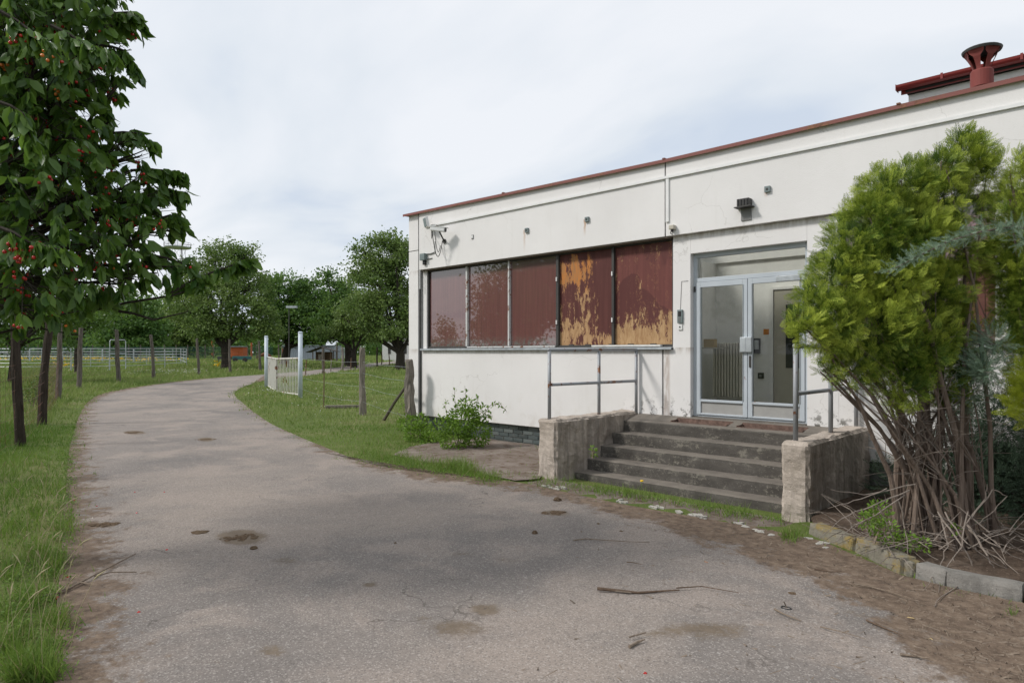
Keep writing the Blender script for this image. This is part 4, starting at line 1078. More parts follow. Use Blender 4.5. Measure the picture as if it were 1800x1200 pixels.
for (p, q), lab in zip(pens, labs): pen_panel(P(*p), P(*q), 1.75, label=lab)
bp_ = [(328, 642.5), (318, 638), (290, 637), (235, 637), (180, 637), (110, 637), (52, 637), (-20, 637)]
labs = ['short end panel closing the right side of the steel pen', 'rear panel at the right end of the steel pen', 'rear panel of the pen behind the slim leaning post', 'rear panel of the pen behind the arched gate', 'rear panel of the pen behind the fourth verge post', 'rear panel of the pen behind the second verge post', 'rear panel of the pen at the left picture edge']
for p, q, lab in zip(bp_[:-1], bp_[1:], labs): pen_panel(P(*p), P(*q), 1.75, label=lab, rails=5)
a, b = P(193, 651), P(221, 650.5)
T = thing('corral_arch', 'taller arched gate frame in the front of the steel pen', 'gate', a)
MB().tube([a, a + Vector((0, 0, 2.3)), a.lerp(b, .06) + Vector((0, 0, 2.42)), a.lerp(b, .94) + Vector((0, 0, 2.42)), b + Vector((0, 0, 2.3)), b], .035, 6).build('arch', M['galvanised'], T)
for k in range(5):
    z = Vector((0, 0, .4 + k * .33)); MB().tube([a + z, b + z], .02, 5).build('rail', M['galvanised'], T)

# orange hut on a trailer, round tarpaulin, sheds
def hut(px, py, w, h, dpt):
    a, F = PC(px, py); return W(a, F, gz(F)), F
c, F = hut(413, 634, 0, 0, 0)
def cambox(c, xr, fr, z0, z1):   # box aligned to the view axes of the plan, corners in metres around c
    Rv = Vector((CA, SA, 0)); Fv = Vector((-SA, CA, 0)); p = []
    for z in (z0, z1):
        for a_, b_ in ((xr[0], fr[0]), (xr[1], fr[0]), (xr[1], fr[1]), (xr[0], fr[1])):
            q = c + Rv * a_ + Fv * b_; p.append((q.x, q.y, c.z + z))
    m = MB(); m.hexa(p); return m
T = thing('animal_hut', 'small orange wooden hut with a flat pale roof beside the tree trunk', 'hut', c)
cambox(c, (-.75, 1.15), (0, 1.5), .55, 1.95).build('wall', M['rust_orange_paint'], T)
cambox(c, (-.95, 1.3), (-.25, 1.7), 1.96, 2.05).build('roof', M['grey_sheet'], T)
cambox(c, (-.3, .5), (-.03, -.005), .8, 1.6).build('hatch', M['rust_orange_paint'], T)
cambox(c, (-.70, -.55), (.1, .3), .0, .549).build('leg', M['brown_wood'], T); cambox(c, (.9, 1.05), (.1, .3), .0, .549).build('leg', M['brown_wood'], T)
c2, F2 = hut(421, 637, 0, 0, 0)
T = thing('utility_trailer', 'low dark green trailer parked under the orange hut', 'trailer', c2)
cambox(c2, (-.9, 1.1), (0, 1.0), .35, .8).build('body', M['teal_paint'], T)
for dx_ in (-.5, .7):
    cc = c2 + Vector((CA, SA, 0)) * dx_; Fv = Vector((-SA, CA, 0))
    MB().tube([cc - Fv * .12 + Vector((0, 0, .3)), cc + Fv * .02 + Vector((0, 0, .3))], .3, 14).build('wheel', M['black_plastic'], T)
T = thing('feed_barrow', 'dark low barrow standing left of the orange hut', 'barrow', P(392, 637))
c3 = P(392, 637)
cambox(c3, (-.7, .5), (0, .8), .4, .75).build('tray', M['dark_metal'], T); cambox(c3, (-.6, -.5), (0, .1), 0, .4).build('leg', M['dark_metal'], T)
MB().tube([c3 + Vector((0, 0, .2)), c3 + Vector((.1, 0, .2))], .2, 12).build('wheel', M['black_plastic'], T)
T = thing('pony', 'chestnut pony grazing beyond the gate post', 'pony', P(463, 636))
def skin(name, verts, edges, radii, m, parent, lv=1, root=0):
    me = bpy.data.meshes.new(name); me.from_pydata([tuple(v) for v in verts], edges, []); o = bpy.data.objects.new(name, me); C.objects.link(o)
    s_ = o.modifiers.new('skin', 'SKIN')
    for v, r_ in zip(me.skin_vertices[0].data, radii): v.radius = r_ if isinstance(r_, tuple) else (r_, r_)
    me.skin_vertices[0].data[root].use_root = True
    sb = o.modifiers.new('sub', 'SUBSURF'); sb.levels = lv; sb.render_levels = lv
    me.materials.append(m); o.parent = parent; return o
Rv = Vector((CA, SA, 0)); Fv = Vector((-SA, CA, 0)); Z_ = Vector((0, 0, 1))
pv = [Rv * -.45 + Z_ * 1.0, Z_ * .98, Rv * .5 + Z_ * 1.0, Rv * .8 + Z_ * .85, Rv * 1.1 + Z_ * .5, Rv * 1.25 + Z_ * .25]
pe = [(0, 1), (1, 2), (2, 3), (3, 4), (4, 5)]; pr = [(.24, .26), (.24, .28), (.22, .25), (.13, .16), (.09, .12), (.06, .07)]
for b_, s_ in ((0, -1), (0, 1), (2, -1), (2, 1)):
    x_ = -.5 if b_ == 0 else .5; n0 = len(pv)
    pv += [Rv * x_ + Fv * s_ * .14 + Z_ * .72, Rv * (x_ + (.08 if b_ == 0 else 0)) + Fv * s_ * .14 + Z_ * .4, Rv * x_ + Fv * s_ * .14 + Z_ * .05]
    pe += [(b_, n0), (n0, n0 + 1), (n0 + 1, n0 + 2)]; pr += [.12, .06, .05]
plain('chestnut', (.16, .06, .025), .7)
skin('body', pv, pe, pr, M['chestnut'], T, 2)
skin('tail', [Rv * -.68 + Z_ * 1.0, Rv * -.80 + Z_ * .6, Rv * -.78 + Z_ * .3], [(0, 1), (1, 2)], [.05, .06, .03], M['brown_wood'], T)
# grey sheet shed and dark lean-to, stacked steel gates, white house
c, F = hut(535, 633, 0, 0, 0)
T = thing('sheet_shed', 'long grey corrugated sheet shed behind the trees right of the white gate', 'shed', c)
m = MB(); w = 90 * F / FPX; n = 60
for k in range(n + 1):
    q = c + Rv * (-w * .42 + w * k / n) + Fv * (.03 if k % 2 else 0)
    m.v += [(q.x, q.y, c.z - .1), (q.x, q.y, c.z + 2.1)]
    if k: m.f.append((2 * k - 2, 2 * k, 2 * k + 1, 2 * k - 1))
m.build('wall', M['grey_sheet'], T)
cambox(c, (-w * .43, w * .59), (-.15, 4), 2.12, 2.22).build('roof', M['grey_sheet'], T)
cambox(c, (-w * .42, w * .58), (.1, 3.8), 0, 2.1).build('frame', M['grey_sheet'], T)
c, F = hut(565, 636, 0, 0, 0)
T = thing('feed_shelter', 'small open shelter with a dark sloping roof beside the far track', 'shelter', c)
for dx_, df in ((-1.1, 0), (1.2, 0), (-1.1, 1.4), (1.2, 1.4)): MB().tube([c + Rv * dx_ + Fv * df, c + Rv * dx_ + Fv * df + Z_ * 1.5], .07, 6).build('post', M['brown_wood'], T)
m = MB(); m.hexa([tuple(c + Rv * a_ + Fv * b_ + Z_ * z) for a_, b_, z in ((-1.9, -.4, 1.2), (0, -.4, 1.9), (0, 1.8, 1.9), (-1.9, 1.8, 1.2), (-1.9, -.4, 1.28), (0, -.4, 2.0), (0, 1.8, 2.0), (-1.9, 1.8, 1.28))]); m.build('roof', M['dark_roof'], T)
m = MB(); m.hexa([tuple(c + Rv * a_ + Fv * b_ + Z_ * z) for a_, b_, z in ((0, -.4, 1.9), (1.9, -.4, 1.3), (1.9, 1.8, 1.3), (0, 1.8, 1.9), (0, -.4, 2.0), (1.9, -.4, 1.38), (1.9, 1.8, 1.38), (0, 1.8, 2.0))]); m.build('roof', M['dark_roof'], T)
cambox(c, (-1.0, 1.1), (1.2, 1.3), .1, 1.3).build('back_board', M['brown_wood'], T)
cambox(c, (-.5, .1), (.3, .7), .3, 1.0).build('rack', M['pale_post_wood'], T)
c, F = hut(580, 631, 0, 0, 0)
T = thing('stacked_gates', 'row of stacked turquoise-grey steel gates beyond the shelter', 'gates', c)
for k in range(9): MB().tube([c + Rv * -.2 + Z_ * (.2 + k * .2), c + Rv * 3.2 + Z_ * (.2 + k * .2)], .05, 4).build('rail', M['galvanised'], T)
for k in range(4): MB().tube([c + Rv * (-.2 + k * 1.13) - Fv * .02, c + Rv * (-.2 + k * 1.13) - Fv * .02 + Z_ * 1.9], .055, 4).build('post', M['galvanised'], T)
c, F = hut(694, 634.5, 0, 0, 0)
T = thing('white_house', 'low white house glimpsed behind the forked tree trunk', 'house', c)
w = F / FPX
cambox(c, (-22 * w, 34 * w), (0, 9), 0, 2.9).build('wall', M['white_paint'], T)
m = MB(); m.v = [tuple(c + Rv * a_ + Fv * b_ + Z_ * z) for a_, b_, z in ((-24 * w, -.4, 2.9), (36 * w, -.4, 2.9), (36 * w, 9.4, 2.9), (-24 * w, 9.4, 2.9), (-24 * w, 4.5, 4.4), (36 * w, 4.5, 4.4))]; m.f = [(0, 1, 5, 4), (2, 3, 4, 5), (0, 4, 3), (1, 2, 5), (3, 2, 1, 0)]
m.build('roof', M['dark_roof'], T)
for dx_ in (-12, 2, 16): 
    wo2 = cambox(c, (dx_ * w, (dx_ + 5) * w), (-.03, -.002), 1.0, 2.1).build('window', M['dark_metal'], T)
# lamp post
a, F = PC(508, 650); base = W(a, F, gz(F))
T = thing('lamp_post', 'slim grey lamp post with a flat horizontal head above the white gate', 'lamp post', base)
topz = AT(508, 541, F)
MB().tube([base, topz], [.055, .04], 8).build('pole', M['dark_metal'], T)
cambox(Vector((base.x, base.y, topz.z)), (-.2, .65), (-.15, .15), -.02, .16).build('lamp_head', M['galvanised'], T)
# old water tower / mast above the trees
base = AT(312, 600, 230); base.z = 1.0
T = thing('water_tower', 'faint lattice tower with a round platform rising behind the trees', 'tower', base)
tz = AT(312, 436, 230).z; m = MB()
for k in range(6):
    t = 2 * math.pi * k / 6; m.tube([base + Vector((math.cos(t) * 3.2, math.sin(t) * 3.2, 0)), Vector((base.x + math.cos(t) * 2.4, base.y + math.sin(t) * 2.4, tz))], .07, 4)
for q in range(8):
    z = base.z + (tz - base.z) * q / 8
    for k in range(6):
        t = 2 * math.pi * k / 6; t2 = t + math.pi / 3; m.tube([(base.x + math.cos(t) * 3, base.y + math.sin(t) * 3, z), (base.x + math.cos(t2) * 3, base.y + math.sin(t2) * 3, z + (tz - base.z) / 8)], .05, 3)
m.build('lattice', M['galvanised'], T)
MB().lathe((base.x, base.y), [(0, tz), (4.2, tz), (4.3, tz + .3), (0, tz + .35)], 20).build('platform', M['galvanised'], T)
m = MB()
for z in (tz + 1.0, tz + 1.7): m.tube([(base.x + 4.3 * math.cos(k * math.pi / 10), base.y + 4.3 * math.sin(k * math.pi / 10), z) for k in range(21)], .06, 4)
for k in range(12): m.tube([(base.x + 4.3 * math.cos(k * math.pi / 6), base.y + 4.3 * math.sin(k * math.pi / 6), tz + .3), (base.x + 4.3 * math.cos(k * math.pi / 6), base.y + 4.3 * math.sin(k * math.pi / 6), tz + 1.7)], .05, 4)
m.build('railing', M['dark_metal'], T)
MB().tube([(base.x, base.y, tz), (base.x, base.y, tz + 8)], .08, 4).build('antenna', M['galvanised'], T)
# green mesh fence line far across the paddock
T = thing('paddock_fence', 'dark green mesh fence across the far side of the paddock', 'fence', P(200, 633))
m = MB(); pts = [P(-60, 633), P(120, 632.5), P(330, 632), P(480, 631.5)]
for h in np.linspace(.1, 1.9, 10): m.tube([p + Z_ * h for p in pts], .022, 3, cap=False)
m.build('wire', M['teal_paint'], T); 
for a, b in zip(pts[:-1], pts[1:]):
    for k in range(10): MB().tube([a.lerp(b, k / 10), a.lerp(b, k / 10) + Z_ * 2.3], .07, 5).build('post', M['post_wood'], T)

# ================================================================ SMALL THINGS ON THE GROUND
bark('dark_twig', (.075, .05, .035), (.17, .12, .085), (20, 20, 20), .3)
def gp_(px, py, z=.014):
    p = P(px, py); p.z += z; return p
TW = [([(20, 1063), (55, 1058), (110, 1046), (165, 1018), (236, 978)], .011, 'long thin branch with side twigs lying across the left edge of the drive', [((110, 1046), (122, 1030)), ((165, 1018), (195, 1013), (240, 1010)), ((140, 1030), (158, 1033))]),
      ([(1048, 1042), (1120, 1045), (1195, 1043)], .012, 'straight dark stick lying in the middle foreground of the drive', [((1060, 1042), (1110, 1047))]),
      ([(1190, 1040), (1235, 1038), (1300, 1047)], .005, 'fine pale twig lying right of the straight dark stick', []),
      ([(1010, 954), (1030, 951), (1065, 954), (1100, 957), (1140, 958)], .006, 'thin bent twig on the drive in front of the steps', []),
      ([(1500, 1032), (1530, 1036), (1560, 1044), (1590, 1055), (1600, 1058)], .006, 'pale curved twig on the soil before the kerb', []),
      ([(1362, 1077), (1375, 1087), (1410, 1096)], .007, 'short orange-brown twig near the rubber ring', []),
      ([(1524, 1095), (1560, 1112), (1588, 1126)], .006, 'dark slanting twig lower right of the rubber ring', [((1540, 1103), (1580, 1118))]),
      ([(1106, 1141), (1120, 1134), (1136, 1131)], .010, 'stubby broken stick at the bottom centre of the drive', [((1106, 1128), (1135, 1121))]),
      ([(1100, 992), (1115, 996), (1133, 999)], .004, 'tiny pale twig above the straight dark stick', []),
      ([(1585, 1157), (1610, 1160), (1632, 1166)], .008, 'knobbly brown twig near the bottom right of the drive', [((1600, 1155), (1612, 1163))]),
      ([(1440, 1106), (1480, 1120), (1520, 1131)], .004, 'long hair-thin twig running off the soil onto the drive', []),
      ([(1430, 1003), (1460, 1008), (1480, 1008)], .005, 'small dark twig on the soil left of the lichened kerb', [])]
for pts, r_, lab, subs in TW:
    T = thing('twig', lab, 'twig', gp_(*pts[0])); n = len(pts)
    MB().tube([gp_(*p) + Vector((random.uniform(-.01, .01), random.uniform(-.01, .01), random.uniform(.004, .02))) for p in pts], [r_ * (1 - .6 * i / (n - 1)) for i in range(n)], 6).build('stem', M['twig' if 'dark' not in lab else 'dark_twig'], T)
    for s_ in subs: MB().tube([gp_(*p) + Vector((0, 0, .008 + random.uniform(0, .015))) for p in s_], r_ * .45, 5).build('side_twig', M['twig'], T)
def clod(px, py, r_, flat, lab, name='dirt_clod', cat='clod', mt='dung', grp=None):
    bm = bmesh.new(); bmesh.ops.create_icosphere(bm, subdivisions=3, radius=r_); s_ = random.uniform(0, 50)
    for v in bm.verts:
        d = 1 + .35 * noise.noise(v.co / r_ * 1.3 + Vector((s_, 0, 0))) + .22 * noise.noise(v.co / r_ * 4 + Vector((s_, 0, 0)))
        v.co *= d; v.co.z *= flat
    me = bpy.data.meshes.new(name); bm.to_mesh(me); bm.free(); o = link(name, me, None, M[mt]); p = P(px, py); o.location = (p.x, p.y, p.z + r_ * flat * .6)
    o.rotation_euler = (0, 0, random.uniform(0, 6)); tag(o, lab, cat, grp); return o
clod(980, 881, .040, .8, 'crumbly dark dirt clod on the drive below the left cheek wall')
clod(940, 939, .026, .9, 'round dark dirt clod in the centre of the drive')
clod(446, 966, .030, .7, 'small dark clod beside the large dropping')
clod(1022, 936, .012, .8, 'tiny dark clod right of the round clod')
clod(695, 956, .014, .8, 'tiny dark clod left of the centre of the drive')
clod(1393, 1045, .030, .35, 'flat dark clod on the soil near the pale curved twig')
clod(1052, 922, .018, .6, 'small clod between the steps and the bent twig')
clod(1092, 935, .020, .5, 'small flat clod in front of the bent twig')
def dung(px, py, w, d_, lab):
    c = P(px, py); T = thing('horse_dropping', lab, 'dropping', c, 'flattened horse droppings on the drive'); rr = random.Random(px)
    for k in range(34):
        a_ = rr.uniform(0, 6.28); q = rr.uniform(0, 1) ** .6
        x_ = c.x + math.cos(a_) * q * w * CA - math.sin(a_) * q * d_ * SA; y_ = c.y + math.cos(a_) * q * w * SA + math.sin(a_) * q * d_ * CA
        bm = bmesh.new(); bmesh.ops.create_icosphere(bm, subdivisions=2, radius=rr.uniform(.012, .042) * (1.2 - q * .5)); s_ = rr.uniform(0, 50)
        for v in bm.verts: v.co *= 1 + .5 * noise.noise(v.co * 25 + Vector((s_, 0, 0))); v.co.z *= .3
        bmesh.ops.translate(bm, verts=bm.verts, vec=(x_, y_, c.z + .012)); me = bpy.data.meshes.new('lump'); bm.to_mesh(me); bm.free(); link('lump', me, T, M['dung'])
dung(420, 946, .17, .13, 'large flattened brown horse dropping on the left of the drive'); dung(186, 923, .14, .08, 'dark horse dropping near the left verge')
dung(235, 761, .20, .14, 'flattened horse dropping farther along the drive near the verge'); dung(353, 937, .07, .05, 'small horse dropping left of the large one')
dung(362, 773, .2, .1, 'pale flattened horse dropping in the middle of the far drive')
dung(975, 903, .13, .07, 'crumbled horse dropping in front of the left cheek wall')
for i, (px, py) in enumerate([(293, 968), (237, 866), (131, 881), (289, 866), (100, 1052), (244, 1078), (240, 903), (170, 891), (120, 1016), (1134, 1186)]):
    lab = ['fallen red cherry just left of the pale curled leaf', 'fallen red cherry farther up the drive near the verge', 'fallen red cherry against the soil of the left verge', 'fallen dark cherry above the pale curled leaf', 'fallen red cherry beside the long thin branch',
           'fallen dark cherry low on the left of the drive', 'fallen dark cherry between verge and large dropping', 'fallen red cherry above the dark dropping', 'fallen dark cherry above the long thin branch', 'fallen dark cherry at the bottom centre of the drive'][i]
    o = clod(px, py, .011, 1, lab, 'fallen_cherry', 'cherry', 'cherry_red', 'fallen cherries')
m = MB(); c = gp_(1382, 1071, .012)
m.tube([c + Vector((math.cos(k * math.pi / 12) * .032, math.sin(k * math.pi / 12) * .022, 0)) for k in range(25)], .004, 6, cap=False)
o = m.build('rubber_ring', M['black_plastic']); tag(o, 'small black rubber ring lying on the drive near the soil', 'ring')
def flatleaf(px, py, L, mt, lab, name='fallen_leaf', cat='leaf'):
    c = gp_(px, py, .004); a_ = random.uniform(0, 6.28); m = MB()
    d = Vector((math.cos(a_), math.sin(a_), 0)); s_ = Vector((-d.y, d.x, 0))
    P_ = [(-.5, 0, .0), (-.2, -.22, .10), (.2, -.2, .16), (.5, 0, .05), (.2, .2, .12), (-.2, .22, .14), (0, 0, .03)]
    m.v = [tuple(c + d * x * L + s_ * y * L + Vector((0, 0, z * L))) for x, y, z in P_]; m.f = [(0, 1, 6), (1, 2, 6), (2, 3, 6), (3, 4, 6), (4, 5, 6), (5, 0, 6)]
    o = m.build(name, M[mt]); tag(o, lab, cat); return o
flatleaf(346, 977, .06, 'cream', 'pale curled leaf on the left of the drive beside a fallen cherry'); flatleaf(1241, 990, .06, 'orange_sign', 'small orange scrap on the drive between steps and sticks', 'paper_scrap', 'scrap')
flatleaf(160, 912, .08, 'cream', 'pale green leaf on the drive above the dark dropping'); flatleaf(1601, 1089, .07, 'tan_card', 'yellowish dry leaf on the soil near the kerb'); flatleaf(1635, 1126, .06, 'tan_card', 'small yellow dry leaf at the lower right of the soil')
flatleaf(320, 1118, .035, 'grey_sheet', 'small white chip lying on the lower left of the drive', 'paper_chip', 'chip')
# litter: dry needles, crumbs and chips on the soil of the right-hand side
N = 8500; q = rng.uniform(size=(N * 4, 2)); px = 900 + q[:, 0] * 950; py = 860 + q[:, 1] * 360
pw = np.array([tuple(P(a, b)) for a, b in zip(px, py)]); dpos = pdist(pw[:, 0], pw[:, 1], right_clean); ins = inpoly(pw[:, 0], pw[:, 1], clean)
keep = (inpoly(pw[:, 0], pw[:, 1], road_poly)) & ((~ins) | (rng.uniform(size=len(ins)) < .25 * np.exp(-dpos * 1.5) + .012)); pw = pw[keep][:N]
d = unit(len(pw)); d[:, 2] *= .12; TV = [(-.05, -.5, 0), (.05, -.5, 0), (.05, .5, 0), (-.05, .5, 0), (0, -.5, .08), (0, .5, .08)]; TF = [(0, 1, 2, 3), (0, 4, 5, 3), (1, 2, 5, 4)]
V, F_ = inst(TV, TF, pw + np.array([0, 0, .006]), frames(d, np.zeros(len(pw))), rng.uniform(.012, .055, len(pw)) * np.where(rng.uniform(size=len(pw)) < .1, 1.8, 1))
o = arr_mesh('needle_litter', V, F_, M['twig']); tag(stuff(o), 'dry brown needles and crumbs scattered over the soil edge', 'litter')

# ================================================================ VEGETATION
LEAFV = [(0, 0, 0), (0, .33, -.03), (0, .68, -.05), (0, 1, -.12), (-.18, .25, .035), (-.20, .62, .03), (.18, .25, .035), (.20, .62, .03)]
LEAFF = [(0, 1, 4), (4, 1, 5), (1, 2, 5), (5, 2, 3), (0, 6, 1), (6, 7, 1), (1, 7, 2), (7, 3, 2)]
QL = [(-.28, .1, 0), (0, 0, 0), (.28, .1, 0), (.0, 1, .0)]; QLV = [(0, 0, 0), (.34, .45, .06), (0, 1, 0), (-.34, .45, .06)]; QLF = [(0, 1, 2, 3)]

def lobes_cam(L):   # (px, py, F, r) -> centres and radii in world
    return [(AT(px, py, F), r_) for px, py, F, r_ in L]
def fill_lobes(lob, n, inner=.35):
    w_ = np.array([r_ ** 2.4 for _, r_ in lob]); w_ /= w_.sum(); ix = rng.choice(len(lob), n, p=w_)
    c = np.array([tuple(lob[i][0]) for i in ix]); r_ = np.array([lob[i][1] for i in ix])
    d = unit(n); q = rng.uniform(inner ** 3, 1, n) ** (1 / 3)
    return c + d * (r_ * q)[:, None], d, r_, c

def limb_net(lob, base, trunk_top, r0, nsub=6, m='bark', parent=None, lf=.5):
    mb = MB(); base = Vector(base); tt_ = Vector(trunk_top)
    mid = base.lerp(tt_, .5) + Vector((random.uniform(-.05, .05), random.uniform(-.05, .05), 0))
    mb.tube([base - Vector((0, 0, .15)), base + Vector((0, 0, .12)), mid, tt_], [r0 * 1.45, r0 * 1.1, r0 * .92, r0 * .85], 9)
    for c, r_ in lob:
        c = Vector(c); k = c - tt_; p1 = tt_ + k * .35 + Vector((0, 0, .12 * k.length * random.uniform(-.2, 1))); p2 = tt_ + k * .7 + Vector((random.uniform(-.1, .1), random.uniform(-.1, .1), .05)) * k.length
        rr = r0 * lf
        mb.tube([tt_ - Vector((0, 0, .1)), p1, p2, c], [rr, rr * .7, rr * .45, rr * .22], 6)
        for s_ in range(nsub):
            d = Vector(unit(1)[0]); e_ = c + d * r_ * .85; b_ = p2.lerp(c, random.random()); h = b_.lerp(e_, .5) + Vector((0, 0, -.05 * r_))
            mb.tube([b_, h, e_], [rr * .22, rr * .14, rr * .05], 4)
    return mb.build('trunk', M[m], parent)

def bg_tree(name, label, lobes, base_px, trunk_top_px, F, r0, nclump, nleaf, size, leaf, group=None, shoots=30, clump_r=.32, mt='bark', cat='tree', minz=None):
    if minz is None: minz = 2.7 if group == TG else .9
    nleaf = int(nleaf * 1.35); size *= 1.08
    lob = lobes_cam(lobes); a = (base_px[0] - 900) / FPX * F; base = W(a, F, gz(F))
    T = thing(name, label, cat, base, group)
    limb_net(lob, base, AT(trunk_top_px[0], trunk_top_px[1], F), r0, 4, mt, T)
    cp, cd, cr_, cc = fill_lobes(lob, nclump, .45)
    cp = cp[cp[:, 2] > gz(F) + minz]
    n = len(cp); k = nleaf // n
    pos = np.repeat(cp, k, 0) + rng.normal(size=(n * k, 3)) * np.array([1, 1, .62]) * clump_r * np.repeat(rng.uniform(.6, 1.35, n), k)[:, None]
    cv = np.repeat(rng.uniform(0, 1, n), k) * .7 + rng.uniform(0, .3, n * k)
    # shoots
    sp, scv = [], []
    for _ in range(shoots):
        i = rng.integers(len(lob)); c, r_ = lob[i]; d = unit(1)[0]; d[2] = abs(d[2]) + .2; d /= np.linalg.norm(d)
        s0 = np.array(tuple(c)) + d * r_ * .9; dr = d + np.array([0, 0, .9]); dr /= np.linalg.norm(dr); L = rng.uniform(.5, 1.3) * min(1.3, r_ * .6)
        m_ = int(26 * L / size * .14); t = rng.uniform(0, 1, m_)
        sp.append(s0 + dr * (t * L)[:, None] + rng.normal(size=(m_, 3)) * .07 * (1.3 - t)[:, None]); scv.append(rng.uniform(.3, 1, m_))
    if sp: pos = np.concatenate([pos] + sp); cv = np.concatenate([cv] + scv)
    d = unit(len(pos)); d[:, 2] = d[:, 2] * .8 - .25
    V, F_ = inst(QLV, QLF, pos, frames(d), rng.uniform(.6, 1.3, len(pos)) * size)
    arr_mesh('crown', V, F_, M[leaf], T, {'cv': np.repeat(cv, 4)})
    return T

TG = 'fruit trees beyond the bend of the drive'
bg_tree('fruit_tree', 'tall loose-crowned tree with bare upright shoots above the orange hut',
        [(400, 470, 59, 2.2), (350, 490, 59, 1.8), (440, 500, 58, 1.7), (330, 540, 58, 1.7), (385, 540, 57, 2.4), (445, 560, 57, 1.9), (360, 585, 57, 1.6), (415, 590, 57, 1.5), (470, 575, 57, 1.1), (430, 445, 59, 1.0), (375, 445, 59, 1.0), (470, 525, 58, 1.0)],
        (397, 646.5), (395, 610), 57, .36, 360, 21000, .20, 'tree_leaf', TG, 60, .42, minz=2.6)
bg_tree('fruit_tree', 'dense dark green tree behind the lamp post',
        [(510, 520, 70, 2.6), (550, 530, 70, 2.4), (490, 560, 69, 2.6), (540, 575, 69, 2.8), (585, 540, 70, 2.0), (500, 600, 68, 1.8), (560, 605, 68, 1.8), (480, 505, 70, 1.2)],
        (500, 636), (505, 610), 69, .45, 240, 19000, .27, 'dark_tree_leaf', TG, 26, .5)
bg_tree('fruit_tree', 'dark tree with feathery top between the lamp post and the forked tree',
        [(600, 520, 66, 1.6), (625, 545, 65, 1.8), (590, 560, 65, 1.7), (610, 590, 64, 1.6), (570, 575, 65, 1.2), (645, 590, 64, 1.4), (575, 490, 66, .7)],
        (613, 637), (612, 605), 65, .4, 190, 13000, .24, 'dark_tree_leaf', TG, 24, .45)
bg_tree('fruit_tree', 'big mid-green tree with a low forked trunk beside the office corner',
        [(680, 450, 55, 1.9), (640, 470, 55, 1.2), (665, 500, 54, 2.3), (720, 480, 55, 2.2), (635, 545, 54, 1.5), (690, 560, 53, 2.4), (740, 560, 54, 2.0), (655, 590, 53, 1.4), (605, 560, 54, .9), (715, 605, 53, 1.2), (640, 440, 55, .8), (700, 430, 55, .9)],
        (703, 650), (704, 618), 53.5, .40, 330, 21000, .20, 'tree_leaf', TG, 60, .42)
bg_tree('fruit_tree', 'smaller tree with drooping pale twigs left of the forked tree',
        [(600, 600, 60, 1.1), (575, 590, 60, 1.0), (635, 605, 60, 1.2), (655, 560, 60, 1.3), (620, 565, 60, 1.2)],
        (622, 643), (622, 618), 60, .28, 110, 7000, .21, 'tree_leaf', TG, 16, .4)
bg_tree('lime_tree', 'round dense bright green tree beyond the arched pen gate',
        [(235, 565, 110, 5.0), (205, 580, 109, 3.2), (265, 575, 109, 3.4), (235, 600, 108, 4.2), (200, 605, 108, 2.2), (270, 605, 108, 2.2), (240, 545, 110, 2.4)],
        (236, 634), (236, 625), 109, .6, 260, 17000, .42, 'dark_tree_leaf', None, 6, .75)
bg_tree('lime_tree', 'hazier grey-green tree right behind the round tree',
        [(310, 550, 125, 4.5), (335, 575, 124, 4.0), (300, 590, 124, 4.0), (340, 605, 123, 3.0), (290, 565, 124, 2.2)],
        (315, 632), (315, 620), 124, .6, 170, 12000, .46, 'tree_leaf', None, 6, .8)
bg_tree('fruit_tree', 'low bright tree behind the verge posts at the left picture edge',
        [(40, 560, 34, 1.3), (100, 545, 33, 1.2), (150, 525, 32, .8), (-30, 560, 33, 1.6), (60, 520, 33, 1.2), (185, 535, 31, .5), (120, 590, 33, .6), (20, 595, 33, .6), (-60, 500, 33, 1.8)],
        (20, 676), (25, 610), 33, .16, 200, 13000, .13, 'fresh_leaf', None, 20, .28)
bg_tree('fruit_tree', 'bright small-leaved tree behind the third verge post',
        [(165, 560, 45, .9), (130, 550, 45, 1.0), (100, 575, 45, .9), (190, 530, 45, .6)], (135, 656), (135, 600), 45, .14, 80, 5000, .15, 'fresh_leaf', None, 12, .28)
for i, (px, top, F, w_) in enumerate([(172, 556, 160, 3.0), (150, 568, 165, 2.6), (120, 575, 165, 3), (85, 570, 165, 3.2), (50, 578, 165, 3), (15, 572, 165, 3.4), (345, 592, 160, 3)]):
    H = (620 - top) / FPX * F; lobs = [(px, 620 - k * H / 7 * FPX / F * 1.0, F, w_ * (1.15 - k / 7)) for k in range(7)]
    bg_tree('pine_tree', ['dark pointed pine on the skyline left of the round tree', 'dark shaggy pine, second from the round tree', 'dark pine behind the fourth verge post', 'broad dark pine behind the second verge post', 'dark pine left of the second verge post', 'dark pine behind the thickest verge post', 'lone dark pine right of the hazy tree'][i],
            lobs, (px, 632), (px, 622), F, .35, 90, 4200, .62, 'pine_needle', 'pines along the far skyline', 0, .7)
# far wood behind everything
N = 26000; t = rng.uniform(0, 1, N); px = -400 + t * 1250; Fd = rng.uniform(150, 185, N)
hh = 4.5 + 2.2 * np.sin(px * .02) + 1.6 * np.sin(px * .071 + 1) + 1.2 * np.sin(px * .17)
z = 1.0 + rng.uniform(0, 1, N) ** .8 * hh; a = (px - 900) / FPX * Fd
pos = np.stack([CA * a - SA * Fd, SA * a + CA * Fd - DIST, z], 1)
V, F_ = inst(QLV, QLF, pos, frames(unit(N)), rng.uniform(.7, 1.5, N))
o = arr_mesh('distant_wood', V, F_, M['dark_tree_leaf'], None, {'cv': np.repeat(rng.uniform(0, 1, N), 4)}); tag(stuff(o), 'dark wood closing the horizon behind the paddock', 'wood')
